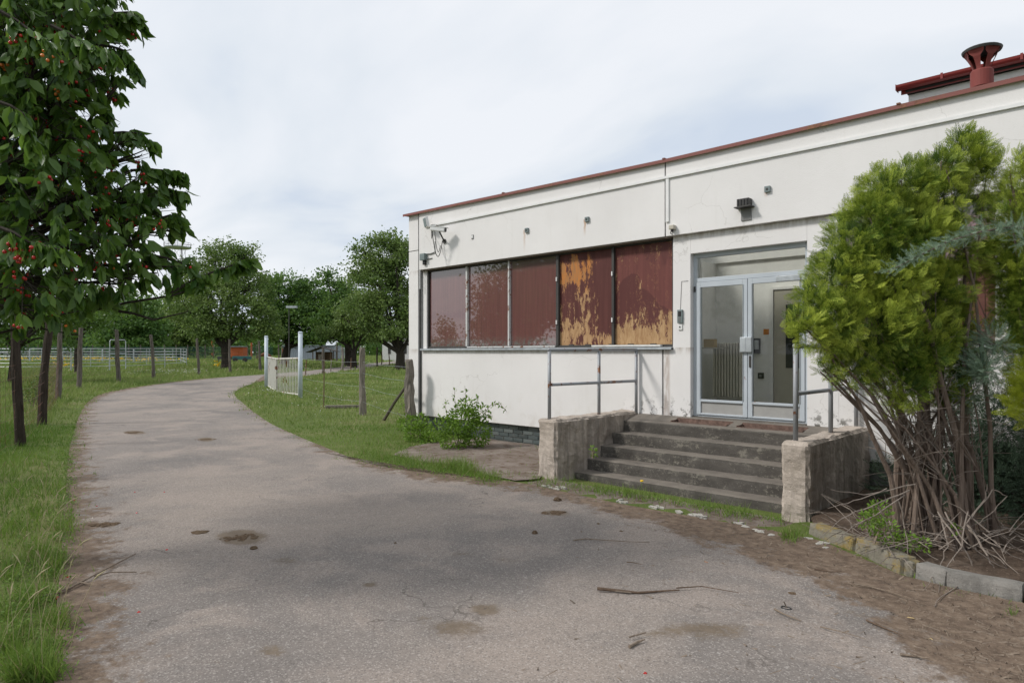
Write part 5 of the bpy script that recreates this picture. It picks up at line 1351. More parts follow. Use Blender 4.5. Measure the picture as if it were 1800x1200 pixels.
# a neighbour of the cherry row standing outside the picture, seen mirrored in the window panes
bg_tree('cherry_tree', 'cherry tree of the verge row mirrored in the second window pane', [], (0, 0), (0, 0), 1, 1, 1, 1, 1, 'cherry_leaf') if False else None
T = thing('cherry_tree', 'full cherry tree of the verge row, mirrored dark in the window panes', 'tree', (-20.2, -12.6, 0))
lob = [(Vector((-20.2 + a, -12.6 + b, c)), r_) for a, b, c, r_ in ((0, 0, 4.2, 1.9), (1.1, .5, 3.2, 1.3), (-1.2, -.6, 3.4, 1.4), (.3, -.6, 5.6, 1.2), (1.5, -1.0, 4.6, 1.3), (1.9, -1.8, 5.6, 1.5), (2.6, -2.0, 3.6, 1.6), (3.6, -3.2, 5.2, 1.8), (-.9, .8, 2.5, .9))]
limb_net(lob, (-20.2, -12.6, 0), (-20.1, -12.6, 2.0), .16, 4, 'bark', T)
cp, cd, cr_, cc = fill_lobes(lob, 420, .2); pos = np.repeat(cp, 90, 0) + rng.normal(size=(len(cp) * 90, 3)) * .28
V, F_ = inst(QLV, QLF, pos, frames(unit(len(pos))), rng.uniform(.12, .2, len(pos)))
arr_mesh('crown', V, F_, M['cherry_leaf'], T, {'cv': np.repeat(rng.uniform(0, 1, len(pos)), 4)})

T = thing('fruit_tree', 'small round tree mirrored low in the first window pane', 'tree', (-25.5, -12.9, 0))
lob = [(Vector((-25.5 + a, -12.9 + b, c)), r_) for a, b, c, r_ in ((0, 0, 2.2, .8), (.4, .2, 1.6, .7), (-.4, -.2, 1.6, .7), (0, 0, 2.9, .5))]
limb_net(lob, (-25.5, -12.9, 0), (-25.5, -12.9, 1.0), .07, 4, 'bark', T)
cp, cd, cr_, cc = fill_lobes(lob, 90, .2); pos = np.repeat(cp, 30, 0) + rng.normal(size=(len(cp) * 30, 3)) * .18
V, F_ = inst(QLV, QLF, pos, frames(unit(len(pos))), rng.uniform(.1, .18, len(pos)))
arr_mesh('crown', V, F_, M['cherry_leaf'], T, {'cv': np.repeat(rng.uniform(0, 1, len(pos)), 4)})

# ---------------------------------------------------------------- big cherry tree, left foreground
base = W(-5.1, 5.2, 0)
CT = thing('cherry_tree', 'cherry tree with hanging dark leaves and red cherries filling the upper left', 'tree', base)
CL = [(10, 40, 5, .75), (90, 90, 4.8, .5), (140, 35, 5, .36), (196, 55, 5, .22), (205, 100, 5, .14), (150, 120, 5, .26), (70, 170, 4.7, .45), (130, 190, 5, .24), (60, 260, 4.7, .55), (140, 270, 5, .38), (210, 262, 5, .22), (245, 275, 5.1, .10),
      (120, 350, 4.8, .5), (215, 345, 5, .3), (275, 320, 5.1, .16), (310, 335, 5.1, .08), (255, 375, 5, .22), (90, 420, 4.5, .5), (180, 425, 4.8, .42), (255, 430, 5, .25), (300, 405, 5.1, .12), (40, 500, 4.4, .32), (140, 500, 4.7, .24), (215, 500, 4.9, .18), (275, 480, 5, .16), (235, 490, 4.9, .16), (235, 320, 5, .13), (262, 352, 5, .12), (298, 358, 5.1, .07), (228, 300, 5, .1), (285, 388, 5.05, .09), (190, 215, 5, .09), (205, 150, 5, .07), (190, 525, 4.9, .12), (110, 530, 4.7, .14), (60, 545, 4.5, .10), (240, 455, 4.9, .2),
      (320, 470, 5.0, .12), (-60, 120, 5, .9), (-60, 330, 4.9, .9), (-150, 200, 5.2, 1.2), (-80, 460, 4.8, .6), (60, -60, 5.1, .7), (170, -40, 5.2, .4), (-60, -120, 5.2, 1.0), (-200, 0, 5.4, 1.2), (-190, 430, 5.2, .8), (-160, 60, 6.6, 1.1), (-60, 300, 6.4, .9)]
lob = lobes_cam(CL)
tk = limb_net(lob, base, base + Vector((.0, .0, 2.0)), .15, 7, 'bark', CT, .20)
npos, nd, nr, nc = fill_lobes(lob, 3300, .3)
mb = MB(); leafP = []; leafD = []; leafS = []; cherP = []
tip_extra = []
def rosette(p, out, k, s=1.0):
    for _ in range(k):
        d = np.array(out) * .45 + unit(1)[0] * .6; d[2] -= .95; d /= np.linalg.norm(d)
        leafP.append(np.array(p) + unit(1)[0] * .02); leafD.append(d); leafS.append(rng.uniform(.085, .145) * s)
for p, d, r_ in zip(npos, nd, nr):
    if rng.uniform() < .0: continue
    rosette(p, d, rng.integers(4, 8))
    if rng.uniform() < .5:
        b_ = p - d * .22 - np.array([0, 0, -.04]); mb.tube([tuple(b_), tuple((p + b_) / 2 + np.array([0, 0, .02])), tuple(p)], [.004, .003, .002], 3, cap=False)
    if rng.uniform() < .15: cherP.append(p)
# long hanging shoots reaching over the drive
shoots = [((150, 548), (300, 520), (350, 505), 5.0, 0), ((300, 515), (370, 480), (440, 455), 5.0, 12), ((200, 545), (270, 562), (330, 548), 5.0, 0), ((245, 400), (300, 378), (325, 390), 5.1, 5), ((230, 300), (290, 300), (322, 305), 5.1, 9), ((235, 345), (290, 335), (328, 338), 5.1, 9), ((190, 235), (245, 235), (275, 258), 5.05, 9), ((180, 30), (225, 22), (245, 30), 5, 6), ((175, 80), (220, 90), (240, 130), 5, 7),
          ((-20, 545), (60, 560), (150, 545), 4.6, 0), ((-20, 590), (60, 575), (140, 590), 5.4, 0), ((230, 445), (300, 455), (340, 470), 5, 5), ((0, 20), (60, 60), (120, 110), 3.9, 14), ((0, 400), (50, 425), (110, 440), 3.7, 10), ((0, 180), (40, 200), (60, 260), 3.9, 6), ((90, 45), (150, 80), (205, 95), 4.3, 8)]
for a, b, c, F, k in shoots:
    A, B_, C_ = AT(*a, F), AT(*b, F), AT(*c, F); mb.tube([A, A.lerp(B_, .5) + Vector((0, 0, .01)), B_, B_.lerp(C_, .5), C_], [.012, .010, .008, .006, .003], 5)
    for i in range(k * 2):
        t = rng.uniform(.15, 1); p = A.lerp(B_, t * 2) if t < .5 else B_.lerp(C_, t * 2 - 1); o_ = Vector(C_ - A).normalized()
        rosette(tuple(p), tuple(o_), 5, 1.0 if k != 12 else .95)
    if k in (14, 10): cherP += [np.array(tuple(A.lerp(B_, q))) + np.array([0, 0, -.03]) for q in (.3, .5, .7, .9)] + [np.array(tuple(B_.lerp(C_, q))) for q in (.2, .5, .8)]
stuff_twigs = mb.build('twigs', M['bark'], CT)
leafP = np.array(leafP); leafD = np.array(leafD); leafS = np.array(leafS); n = len(leafP)
campos = np.array([0, -DIST, EYE]); dist = np.linalg.norm(leafP - campos, axis=1); outw = leafP - np.array(tuple(W(-5.3, 5.6, 3.2)))
Ff = -SA * leafP[:, 0] + CA * (leafP[:, 1] + DIST); uu = (CA * leafP[:, 0] + SA * (leafP[:, 1] + DIST)) / Ff
score = Ff + np.where((uu > -.78) & ((leafP[:, 2] - EYE) / Ff < .53), 0, 50)
order = np.argsort(score); near = order[:300]; rest = order[300:]
FRM = frames(leafD)
cvs = np.clip(rng.normal(.4, .25, n), 0, 1)
V, F_ = inst(LEAFV, LEAFF, leafP[rest], FRM[rest], leafS[rest])
o = arr_mesh('leaves', V, F_, M['cherry_leaf'], CT, {'cv': np.repeat(cvs[rest], 8)}, smooth=True); stuff(o)
lm = []
for q in (.2, .5, .85):
    o = arr_mesh('leaf', LEAFV, LEAFF, M['cherry_leaf'], None, {'cv': [q] * 8}, smooth=True); lm.append(o.data); bpy.data.objects.remove(o)
for i in near:
    o = bpy.data.objects.new('leaf', lm[int(rng.integers(3))]); C.objects.link(o); o.parent = CT
    f = FRM[i] * leafS[i]; m4 = Matrix(((f[0][0], f[1][0], f[2][0], leafP[i][0] - base.x), (f[0][1], f[1][1], f[2][1], leafP[i][1] - base.y), (f[0][2], f[1][2], f[2][2], leafP[i][2] - base.z), (0, 0, 0, 1)))
    o.matrix_basis = m4
chm = {}
bm = bmesh.new(); bmesh.ops.create_icosphere(bm, subdivisions=2, radius=1); SV = [tuple(v.co) for v in bm.verts]; SF = [tuple(v.index for v in f.verts) for f in bm.faces]; bm.free()
plain('fresh_stalk', (.16, .20, .04), .6)
cherP = sorted(cherP, key=lambda p: -p[0] * SA + CA * (p[1] + DIST)); sb = MB(); restC = []; cnt = 0
for i, p in enumerate(cherP):
    k = rng.integers(3, 10); pos = p + rng.normal(size=(k, 3)) * .024 + np.array([0, 0, -.055])
    Fp = -SA * p[0] + CA * (p[1] + DIST); up = (CA * p[0] + SA * (p[1] + DIST)) / Fp; seen = up > -.78 and (p[2] - EYE) / Fp < .53
    for q in pos:
        sb.tube([tuple(p), tuple((p + q) / 2 + np.array([.003, 0, .006])), tuple(q + np.array([0, 0, .009]))], .0011, 3, cap=False)
        if seen and cnt < 290:
            key = 'cherry_orange' if i % 9 == 2 else 'cherry_red'
            if key not in chm:
                o = arr_mesh('cherry', np.array(SV) * .0108, SF, M[key], None, smooth=True); chm[key] = o.data; bpy.data.objects.remove(o)
            o = bpy.data.objects.new('cherry', chm[key]); C.objects.link(o); o.parent = CT; o.location = Vector(q) - base; cnt += 1
        else: restC.append(q)
stuff(sb.build('stalks', M['fresh_stalk'], CT))
V, F_ = inst(SV, SF, np.array(restC), frames(unit(len(restC))), rng.uniform(.0095, .012, len(restC))); stuff(arr_mesh('cherries', V, F_, M['cherry_red'], CT, smooth=True))

# ---------------------------------------------------------------- thuja bush
def spray_template():
    V = []; F_ = []
    def kite(p, d, L, w_):
        w_ *= 1.05
        p = np.array(p, float); d = np.array(d, float); d /= np.linalg.norm(d); s_ = np.cross(d, [0, 0, 1.]); s_ /= np.linalg.norm(s_) + 1e-9; b = len(V)
        for q in (p, p + d * L * .5 + s_ * w_, p + d * L, p + d * L * .5 - s_ * w_): V.append(tuple(q))
        F_.append((b, b + 1, b + 2, b + 3))
    kite((0, 0, 0), (0, 1, -.05), .95, .016)
    for i in range(6):
        y = .08 + i * .15; L = .56 * (1 - i / 8)
        for s_ in (-1, 1):
            z = rng.uniform(-.22, .22); d = np.array([s_ * .7, .7, z]); d /= np.linalg.norm(d); kite((0, y, 0), d, L, .019)
            for k in (.35, .7):
                q = np.array([0, y, 0]) + d * L * k
                kite(q, (s_ * .1, 1, z + rng.uniform(-.15, .15)), L * .36, .017)
                if k < .5: kite(q, (s_ * 1, .25, rng.uniform(-.15, .15)), L * .3, .015)
    return V, F_
SPV, SPF = spray_template()
def bush_mesh(name, lob, n, size, m, parent, inner=.3, upw=.7, spread=.55, cvbias=.5, dens_noise=True, tv=None, tf=None, droop=0):
    pos, d, r_, c = fill_lobes(lob, n, inner)
    if dens_noise:
        nn = np.array([noise.noise(Vector(p) * 4.2) for p in pos]); keep = nn > -.18; pos, d, r_ = pos[keep], d[keep], r_[keep]
    dr = d * 1.0 + unit(len(pos)) * spread + np.array([0, 0, upw])
    tv = tv or SPV; tf = tf or SPF
    V, F_ = inst(tv, tf, pos, frames(dr), rng.uniform(.6, 1.25, len(pos)) * size)
    cv = np.clip(cvbias - .12 + rng.normal(0, .17, len(pos)) + np.array([noise.noise(Vector(p) * 2.1 + Vector((9, 4, 2))) for p in pos]) * .8, 0, 1)
    CV = np.repeat(cv, len(tv)) * .75 + np.repeat(rng.normal(0, .17, len(pos) * len(tv) // 4), 4) + np.tile(np.array([v[1] for v in tv]) ** 2 * .45, len(pos))
    return arr_mesh(name, V, F_, M[m], parent, {'cv': np.clip(CV, 0, 1)})
TB = W(3.72, 5.75, .09)
TH = thing('thuja_bush', 'large yellow-green thuja bush with many bare stems right of the steps', 'bush', TB)
TL = [(1695, 285, 5.8, .22), (1650, 300, 5.7, .17), (1725, 310, 5.8, .16), (1590, 330, 5.7, .22), (1545, 330, 5.6, .15), (1640, 360, 5.8, .28), (1695, 375, 5.8, .13), (1535, 390, 5.6, .26), (1495, 430, 5.5, .2), (1590, 420, 5.7, .34), (1660, 440, 5.8, .32), (1480, 490, 5.5, .26), (1440, 530, 5.4, .18),
      (1550, 490, 5.6, .36), (1620, 520, 5.8, .36), (1425, 585, 5.3, .14), (1470, 570, 5.4, .26), (1405, 560, 5.3, .08), (1530, 580, 5.5, .32), (1600, 600, 5.7, .34), (1655, 570, 5.9, .24), (1500, 640, 5.5, .20), (1570, 670, 5.6, .25), (1650, 660, 5.8, .28), (1700, 640, 6.0, .14), (1690, 490, 6.0, .13), (1735, 300, 5.9, .09), (1690, 250, 5.8, .12), (1450, 650, 5.4, .10)]
lob = lobes_cam(TL)
bush_mesh('crown', lob, 17000, .105, 'thuja', TH, .35, spread=.95, upw=.5)
bush_mesh('crown', [(c, r_ * .6) for c, r_ in lob], 2000, .12, 'thuja_dark', TH, .0, dens_noise=False)
bs = MB(); rs = random.Random(3)
hi = [l for l in lob if l[0].z > 1.5]
for k in range(60):
    c, r_ = rs.choice(lob); a0 = rs.uniform(-.46, .46); b0_ = rs.uniform(-.28, .28); s0 = Vector((TB.x, TB.y, .06)) + Rv * a0 + Fv * b0_
    e_ = c + Vector([rs.uniform(-.5, .5) * r_ for _ in range(3)]); k_ = e_ - s0
    p1 = s0 + Vector((k_.x * .16, k_.y * .16, k_.z * .33)) + Vector([rs.uniform(-.03, .03) for _ in range(3)]); p2 = s0 + Vector((k_.x * .5, k_.y * .5, k_.z * .68)) + Vector([rs.uniform(-.04, .04) for _ in range(3)])
    r0 = rs.choice([.005, .007, .009, .012, .016, .020, .025, .030]); MB().tube([s0, s0.lerp(p1, .5) + Vector((rs.uniform(-.015, .015), rs.uniform(-.015, .015), 0)), p1, p1.lerp(p2, .5) + Vector((rs.uniform(-.02, .02), 0, 0)), p2, e_], [r0 * 1.2, r0, r0 * .85, r0 * .7, r0 * .5, r0 * .2], 7).build('stem', M['thuja_bark'], TH)
    for q in range(5):
        t = rs.uniform(.1, .8); b = p1.lerp(p2, t); d = Vector((rs.uniform(-1, 1), rs.uniform(-1, 1), rs.uniform(-.1, 1.2))).normalized() * rs.uniform(.15, .5)
        bs.tube([b, b + d * .5 + Vector((0, 0, .02)), b + d], [.004, .003, .0015], 3, cap=False)
stuff(bs.build('dead_twigs', M['dead_branch'], TH))
# dead branches spilling over the kerb from the foot of the bush
DB = thing('dead_branches', 'heap of bare grey dead branches at the foot of the thuja over the kerb', 'branches', (TB.x, TB.y, .1))
curves = [([(1650, 900), (1690, 960), (1720, 1010), (1650, 1050), (1642, 1065)], .007), ([(1655, 905), (1665, 960), (1650, 1000), (1625, 1035)], .006), ([(1660, 900), (1700, 955), (1740, 985), (1800, 1010)], .006),
          ([(1640, 905), (1700, 930), (1750, 960), (1810, 990)], .008), ([(1705, 910), (1745, 860), (1770, 870), (1740, 905), (1700, 930)], .006), ([(1690, 930), (1730, 880), (1735, 850)], .006), ([(1580, 880), (1590, 920), (1595, 975)], .006),
          ([(1600, 860), (1530, 890), (1480, 910), (1440, 945)], .006), ([(1590, 870), (1540, 905), (1500, 925), (1470, 950), (1420, 963)], .0055), ([(1560, 860), (1500, 880), (1455, 893)], .005), ([(1640, 940), (1600, 950), (1550, 965), (1500, 975)], .005),
          ([(1700, 900), (1690, 960), (1655, 1010), (1650, 1040)], .006), ([(1610, 850), (1520, 870), (1460, 860)], .005), ([(1720, 960), (1760, 985), (1780, 1003)], .007), ([(1700, 920), (1735, 975), (1748, 1000)], .010)]
for pts, r_ in curves:
    out = []
    for i, (px, py) in enumerate(pts):
        F = 5.05 + (i == 0) * .35 if py > 930 else 5.35
        F = min(F, (EYE - .02) / max(.01, (py - 620) / FPX)); out.append(AT(px, py, F))
    o2 = []
    for i in range(len(out) - 1):
        for k in range(4): o2.append(out[i].lerp(out[i + 1], k / 4) + Vector([rs.uniform(-.008, .008) for _ in range(3)]))
    o2.append(out[-1]); n = len(o2)
    MB().tube(o2, [r_ * (1 - .75 * i / n) for i in range(n)], 5).build('branch', M['dead_branch'], DB)
bs = MB()
for k in range(230):
    a0 = rs.uniform(-1.1, .75); b0_ = rs.uniform(-.65, .5); s0 = TB + Rv * a0 * .75 + Fv * b0_ * .9; s0.z = rs.uniform(.06, .30) * (1.1 - abs(a0) * .5)
    d = Vector((rs.uniform(-1, 1), rs.uniform(-1, 1), rs.uniform(-.25, .45))).normalized() * rs.uniform(.15, .55)
    e_ = s0 + d; e_.z = max(.05, e_.z); bs.tube([s0, s0 + d * .5 + Vector((0, 0, rs.uniform(-.02, .06))), e_], [.0045, .0035, .0015], 3, cap=False)
stuff(bs.build('brushwood', M['dead_branch'], DB))
# second thuja at the right picture edge, yellow thuja, junipers
T2 = thing('thuja_bush', 'second thuja cut by the right picture edge in front of the yellow blinds', 'bush', W(4.75, 5.7, .09))
lob = lobes_cam([(1795, 330, 5.6, .22), (1790, 400, 5.6, .22), (1785, 290, 5.6, .12), (1800, 480, 5.6, .2), (1795, 620, 5.6, .14), (1790, 540, 5.55, .10), (1815, 450, 5.6, .3), (1795, 500, 5.6, .14), (1830, 560, 5.6, .3), (1870, 400, 5.7, .5), (1900, 550, 5.7, .5), (1775, 300, 5.6, .12), (1870, 650, 5.7, .35), (1775, 350, 5.6, .09)])
bush_mesh('crown', [(c, r_ * 1.22) for c, r_ in lob], 11000, .10, 'thuja', T2, .3, spread=.95, upw=.5)
for k in range(9):
    s0 = W(4.75 + rs.uniform(-.25, .4), 5.7 + rs.uniform(-.2, .2), .06); c = rs.choice(lob)[0]; MB().tube([s0, s0.lerp(c, .5) + Rv * .08, c], [.022, .017, .007], 6).build('stem', M['thuja_bark'], T2)
T3 = thing('thuja_bush', 'small bright yellow-green conifer at the right picture edge beneath the window', 'bush', W(4.15, 5.1, .09))
lob = lobes_cam([(1800, 700, 5.1, .13), (1825, 660, 5.1, .14), (1830, 730, 5.1, .16), (1790, 720, 5.05, .07), (1860, 700, 5.2, .3)])
bush_mesh('crown', lob, 900, .10, 'yellow_thuja', T3, .2); c = lob[0][0]
MB().tube([W(4.15, 5.15, .05), W(4.2, 5.15, .7), c], [.02, .015, .008], 6).build('stem', M['thuja_bark'], T3)
def plume_template():
    V = []; F_ = []
    for i in range(26):
        y = i / 26; a_ = i * 2.4; r_ = .22 * (1 - y * .7); b = len(V); dx_, dz = math.cos(a_), math.sin(a_)
        V.extend([(0, y, 0), (dx_ * r_ * .5 - dz * .02, y + .08, dz * r_ * .5 + dx_ * .02), (dx_ * r_, y + .17, dz * r_), (dx_ * r_ * .5 + dz * .02, y + .08, dz * r_ * .5 - dx_ * .02)]); F_.append((b, b + 1, b + 2, b + 3))
    return V, F_
PLV, PLF = plume_template()
J = thing('juniper_bush', 'blue-grey juniper reaching a long branch across the front of the thuja', 'bush', W(4.9, 5.3, .09))
arm = [AT(1830, 440, 5.15), AT(1760, 460, 5.1), AT(1700, 440, 5.05), AT(1640, 455, 5.0), AT(1590, 480, 5.0), AT(1548, 490, 4.95)]
arm = [AT(1880, 420, 5.3), AT(1785, 398, 5.2), AT(1725, 407, 5.15), AT(1670, 423, 5.1), AT(1615, 450, 5.0), AT(1560, 478, 4.95)]
MB().tube([W(4.9, 5.3, .05), W(4.9, 5.3, 1.6)] + arm, [.03, .024, .014, .011, .009, .007, .005, .003], 6).build('stem', M['thuja_bark'], J)
PJ, DJ, SJ = [], [], []
for i in range(len(arm) - 1):
    for k in range(95 if i < 4 else 60):
        t = rng.uniform(); p = arm[i].lerp(arm[i + 1], t); o_ = (arm[i + 1] - arm[i]).normalized(); d = np.array(tuple(o_)) * .9 + unit(1)[0] * .75 + np.array([0, 0, .25])
        w_ = .03 if i > 3 else .075
        PJ.append(np.array(tuple(p)) + unit(1)[0] * rng.uniform(0, w_)); DJ.append(d); SJ.append(rng.uniform(.05, .10))
for c, r_ in lobes_cam([(1720, 640, 5.5, .16), (1745, 600, 5.5, .13), (1700, 690, 5.6, .12), (1800, 420, 5.1, .04), (1730, 650, 5.4, .1)]):
    q = int(160 * r_ / .16); d = unit(q); PJ += list(np.array(tuple(c)) + d * r_ * rng.uniform(.2, 1, q)[:, None]); DJ += list(d + unit(q) * .4 + np.array([-.3, 0, .3])); SJ += list(rng.uniform(.07, .12, q))
V, F_ = inst(PLV, PLF, np.array(PJ), frames(np.array(DJ)), SJ); arr_mesh('crown', V, F_, M['juniper'], J, {'cv': np.repeat(rng.uniform(0, 1, len(PJ)), len(PLV))})
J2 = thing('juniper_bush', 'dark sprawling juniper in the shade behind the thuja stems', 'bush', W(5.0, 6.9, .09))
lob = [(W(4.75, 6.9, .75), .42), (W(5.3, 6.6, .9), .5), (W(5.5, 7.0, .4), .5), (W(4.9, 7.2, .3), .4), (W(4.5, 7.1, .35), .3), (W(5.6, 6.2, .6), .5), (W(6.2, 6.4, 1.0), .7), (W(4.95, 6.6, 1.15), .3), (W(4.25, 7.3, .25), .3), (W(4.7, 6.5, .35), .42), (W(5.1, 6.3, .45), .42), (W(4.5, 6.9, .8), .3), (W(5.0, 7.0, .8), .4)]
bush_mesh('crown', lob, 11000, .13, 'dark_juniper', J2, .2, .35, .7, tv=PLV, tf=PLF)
for k in range(14):
    s0 = W(5.0 + rs.uniform(-.2, .3), 6.8 + rs.uniform(-.2, .3), .05); c = rs.choice(lob)[0] + Vector([rs.uniform(-.2, .2) for _ in range(3)]); MB().tube([s0, s0.lerp(c, .4) + Vector((rs.uniform(-.15, .15), rs.uniform(-.15, .15), .08)), c], [.028, .02, .007], 6).build('stem', M['bark'], J2)

# ---------------------------------------------------------------- green shrubs below the window
def leafy(name, label, lob, n, base, size, m, stems=8, arcs=()):
    T = thing(name, label, 'shrub', base); mb = MB(); Ps, Ds = [], []
    pos, d, r_, c = fill_lobes(lob, n, .25); Ps += list(pos); Ds += list(d + unit(len(d)) * .8 + np.array([0, 0, -.1]))
    for k in range(stems):
        c = rs.choice(lob); e_ = c[0] + Vector([rs.uniform(-.6, .6) * c[1] for _ in range(3)]); s0 = Vector(base) + Vector((rs.uniform(-.12, .12), rs.uniform(-.1, .1), -.02)); mb.tube([s0, s0.lerp(e_, .5) + Vector((0, 0, .05)), e_], [.009, .006, .003], 5)
    for pts in arcs:
        mb.tube(pts, [.006 * (1 - .7 * i / len(pts)) for i in range(len(pts))], 4)
        for i in range(len(pts) - 1):
            for q in range(9):
                p = pts[i].lerp(pts[i + 1], q / 9); Ps.append(np.array(tuple(p)) + unit(1)[0] * .025); Ds.append(unit(1)[0] + np.array([0, 0, -.3]))
    mb.build('stem', M['twig'], T); Ps = np.array(Ps); Ds = np.array(Ds)
    V, F_ = inst(LEAFV, LEAFF, Ps, frames(Ds), rng.uniform(.6, 1.3, len(Ps)) * size)
    V = V; arr_mesh('foliage', V, F_, M[m], T, {'cv': np.repeat(np.clip(rng.normal(.5, .28, len(Ps)), 0, 1), 8)}); return T
SF_ = 11.75
leafy('wild_shrub', 'bright green wild shrub with arching shoots against the white wall', lobes_cam([(815, 740, SF_, .30), (800, 770, SF_ - .1, .28), (840, 760, SF_, .24), (775, 750, SF_, .2), (820, 715, SF_, .17), (845, 725, SF_, .15)]), 2300, AT(815, 790, SF_) , .065, 'shrub_leaf', 12,
      [[AT(815, 740, SF_), AT(819, 700, SF_), AT(817, 678, SF_)], [AT(805, 740, SF_), AT(799, 700, SF_), AT(799, 684, SF_)], [AT(845, 735, SF_), AT(862, 712, SF_), AT(878, 708, SF_), AT(891, 724, SF_)], [AT(835, 740, SF_), AT(838, 705, SF_), AT(842, 696, SF_)], [AT(845, 748, SF_), AT(855, 732, SF_), AT(866, 730, SF_)], [AT(790, 745, SF_), AT(782, 712, SF_), AT(786, 705, SF_)]])
leafy('wild_shrub', 'low bright green wild shrub at the foot of the office corner', lobes_cam([(735, 765, 12.6, .26), (720, 745, 12.8, .16), (755, 775, 12.4, .2), (740, 740, 12.8, .14), (708, 745, 13.0, .12)]), 1500, AT(735, 782, 12.6), .065, 'shrub_leaf', 10,
      [[AT(720, 750, 13), AT(708, 715, 13), AT(704, 700, 13)], [AT(735, 740, 12.8), AT(745, 725, 12.8)], [AT(712, 740, 13), AT(696, 722, 13)]])
leafy('weed', 'low green weed on the verge between two leaning posts', lobes_cam([(60, 690, 19, .30), (70, 672, 19, .2)]), 500, AT(62, 712, 19), .08, 'fresh_leaf', 5)
leafy('weed', 'small green weeds growing between the kerb and the thuja stems', lobes_cam([(1560, 935, 5.35, .10), (1530, 915, 5.4, .09), (1620, 955, 5.2, .06), (1590, 950, 5.3, .08), (1545, 900, 5.5, .1), (1680, 930, 5.3, .04)]), 800, AT(1560, 950, 5.35), .03, 'shrub_leaf', 4)
leafy('weed', 'small yellow-green weed clinging in the crack of the left cheek wall', lobes_cam([(1044, 795, 7.65, .04), (1043, 788, 7.65, .03)]), 40, AT(1044, 802, 7.65), .035, 'shrub_leaf', 2)

# ---------------------------------------------------------------- grass
BL = [(-.5, 0, 0), (.5, 0, 0), (.36, .45, .06), (-.36, .45, .06), (0, 1, .28)]; BF = [(0, 1, 2), (0, 2, 3), (3, 2, 4)]
stair_box = lambda x, y: (x > -6.1) & (x < -2.4) & (y > -2.08)
bedp = [tuple(q[:2]) for q in bed_poly]
def grass(name, label, n_try, Fr, hfun, wdt, m, dens=lambda x, y, F: 1.0, ur=(-.86, .92), poly=None, m2=None):
    F = np.sqrt(rng.uniform(Fr[0] ** 2, Fr[1] ** 2, n_try)); u = rng.uniform(ur[0], ur[1], n_try); a = u * F
    x = CA * a - SA * F; y = SA * a + CA * F - DIST
    bad = inpoly(x, y, road_poly); e_ = pdist(x, y, road_poly + [road_poly[0]])
    en = np.array([noise.noise((a_ * 1.7, b_ * 1.7, 5)) for a_, b_ in zip(x, y)]) * .30
    e2 = np.where(bad, e_, -e_) - en; bad = (e2 > 0) & ~((e2 < .25) & (rng.uniform(size=n_try) < np.exp(-e2 * 12)))
    bad |= (x > XL - .05) & (y > -.02) & (x < 8); bad |= stair_box(x, y) | inpoly(x, y, bedp)
    ap = inpoly(x, y, apron_poly); da = pdist(x, y, apron_poly + [apron_poly[0]]); bad |= ap & (rng.uniform(size=n_try) > np.exp(-da * 9) * .8)
    k = ~bad & (rng.uniform(size=n_try) < dens(x, y, F)); x, y, F, e_ = x[k], y[k], F[k], e_[k]; N = len(x)
    h = hfun(x, y, F, e_) * rng.uniform(.45, 1.25, N)
    z = gfun(x, y, F)
    up = np.stack([rng.normal(0, .38, N), rng.normal(0, .38, N), np.ones(N)], 1); up /= np.linalg.norm(up, axis=1, keepdims=True)
    fr = frames(up); pos = np.stack([x, y, z - .01], 1); w_ = wdt(F) * rng.uniform(.7, 1.3, N)
    V = np.einsum('nvk,nkj->nvj', np.stack([np.array(BL)[None, :, 0] * w_[:, None], np.array(BL)[None, :, 1] * h[:, None], np.array(BL)[None, :, 2] * h[:, None]], -1), fr) + pos[:, None]
    F_ = np.array(BF)[None] + (np.arange(N) * 5)[:, None, None]
    pn = np.array([noise.noise((a_ * .5, b_ * .5, 3)) for a_, b_ in zip(x, y)])
    cv = np.clip(.45 + pn * .7 + rng.normal(0, .17, N) + np.where(F < 15, np.where(isleft(x, y, F), -.14, .14), 0), 0, .92); cv = np.where(rng.uniform(size=N) < .05, .99, cv)  # near left blades coloured darker for the cherry tree's shade, right ones paler
    o = arr_mesh(name, V.reshape(-1, 3), F_.reshape(-1, 3), M[m], None, {'cv': np.repeat(cv, 5)}); tag(stuff(o), label, 'grass'); print(name, N); return o
left = lambda x, y: (CA * x + SA * (y + DIST)) < -1.0 - (-SA * x + CA * (y + DIST)) * .28
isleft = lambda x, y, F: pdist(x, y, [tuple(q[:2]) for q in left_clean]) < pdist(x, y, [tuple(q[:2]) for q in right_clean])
def hv(x, y, F, e_):
    l = isleft(x, y, F); return np.where(l, np.clip(.055 + e_ * .12, .05, .26), np.clip(.05 + .02 * e_, .05, .12))
patchy = lambda x, y: np.array([noise.noise((a * 1.6, b * 1.6, 9)) for a, b in zip(x, y)])
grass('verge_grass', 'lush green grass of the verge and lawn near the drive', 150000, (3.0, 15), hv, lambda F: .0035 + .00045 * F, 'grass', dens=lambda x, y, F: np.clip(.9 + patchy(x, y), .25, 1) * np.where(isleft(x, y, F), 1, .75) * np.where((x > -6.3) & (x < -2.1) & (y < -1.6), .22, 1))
grass('lawn_grass', 'green lawn and paddock grass in the middle distance', 210000, (15, 48), lambda x, y, F, e_: np.where(isleft(x, y, F) & (e_ > .5), .24, .09 + .03 * np.clip(e_, 0, 1)), lambda F: .0011 * F, 'meadow_grass', dens=lambda x, y, F: np.clip(24 / F, .25, 1))
grass('paddock_grass', 'pale rough grass of the far paddock', 90000, (48, 150), lambda x, y, F, e_: np.full(len(x), .28), lambda F: .0015 * F, 'meadow_grass', ur=(-.86, 0))
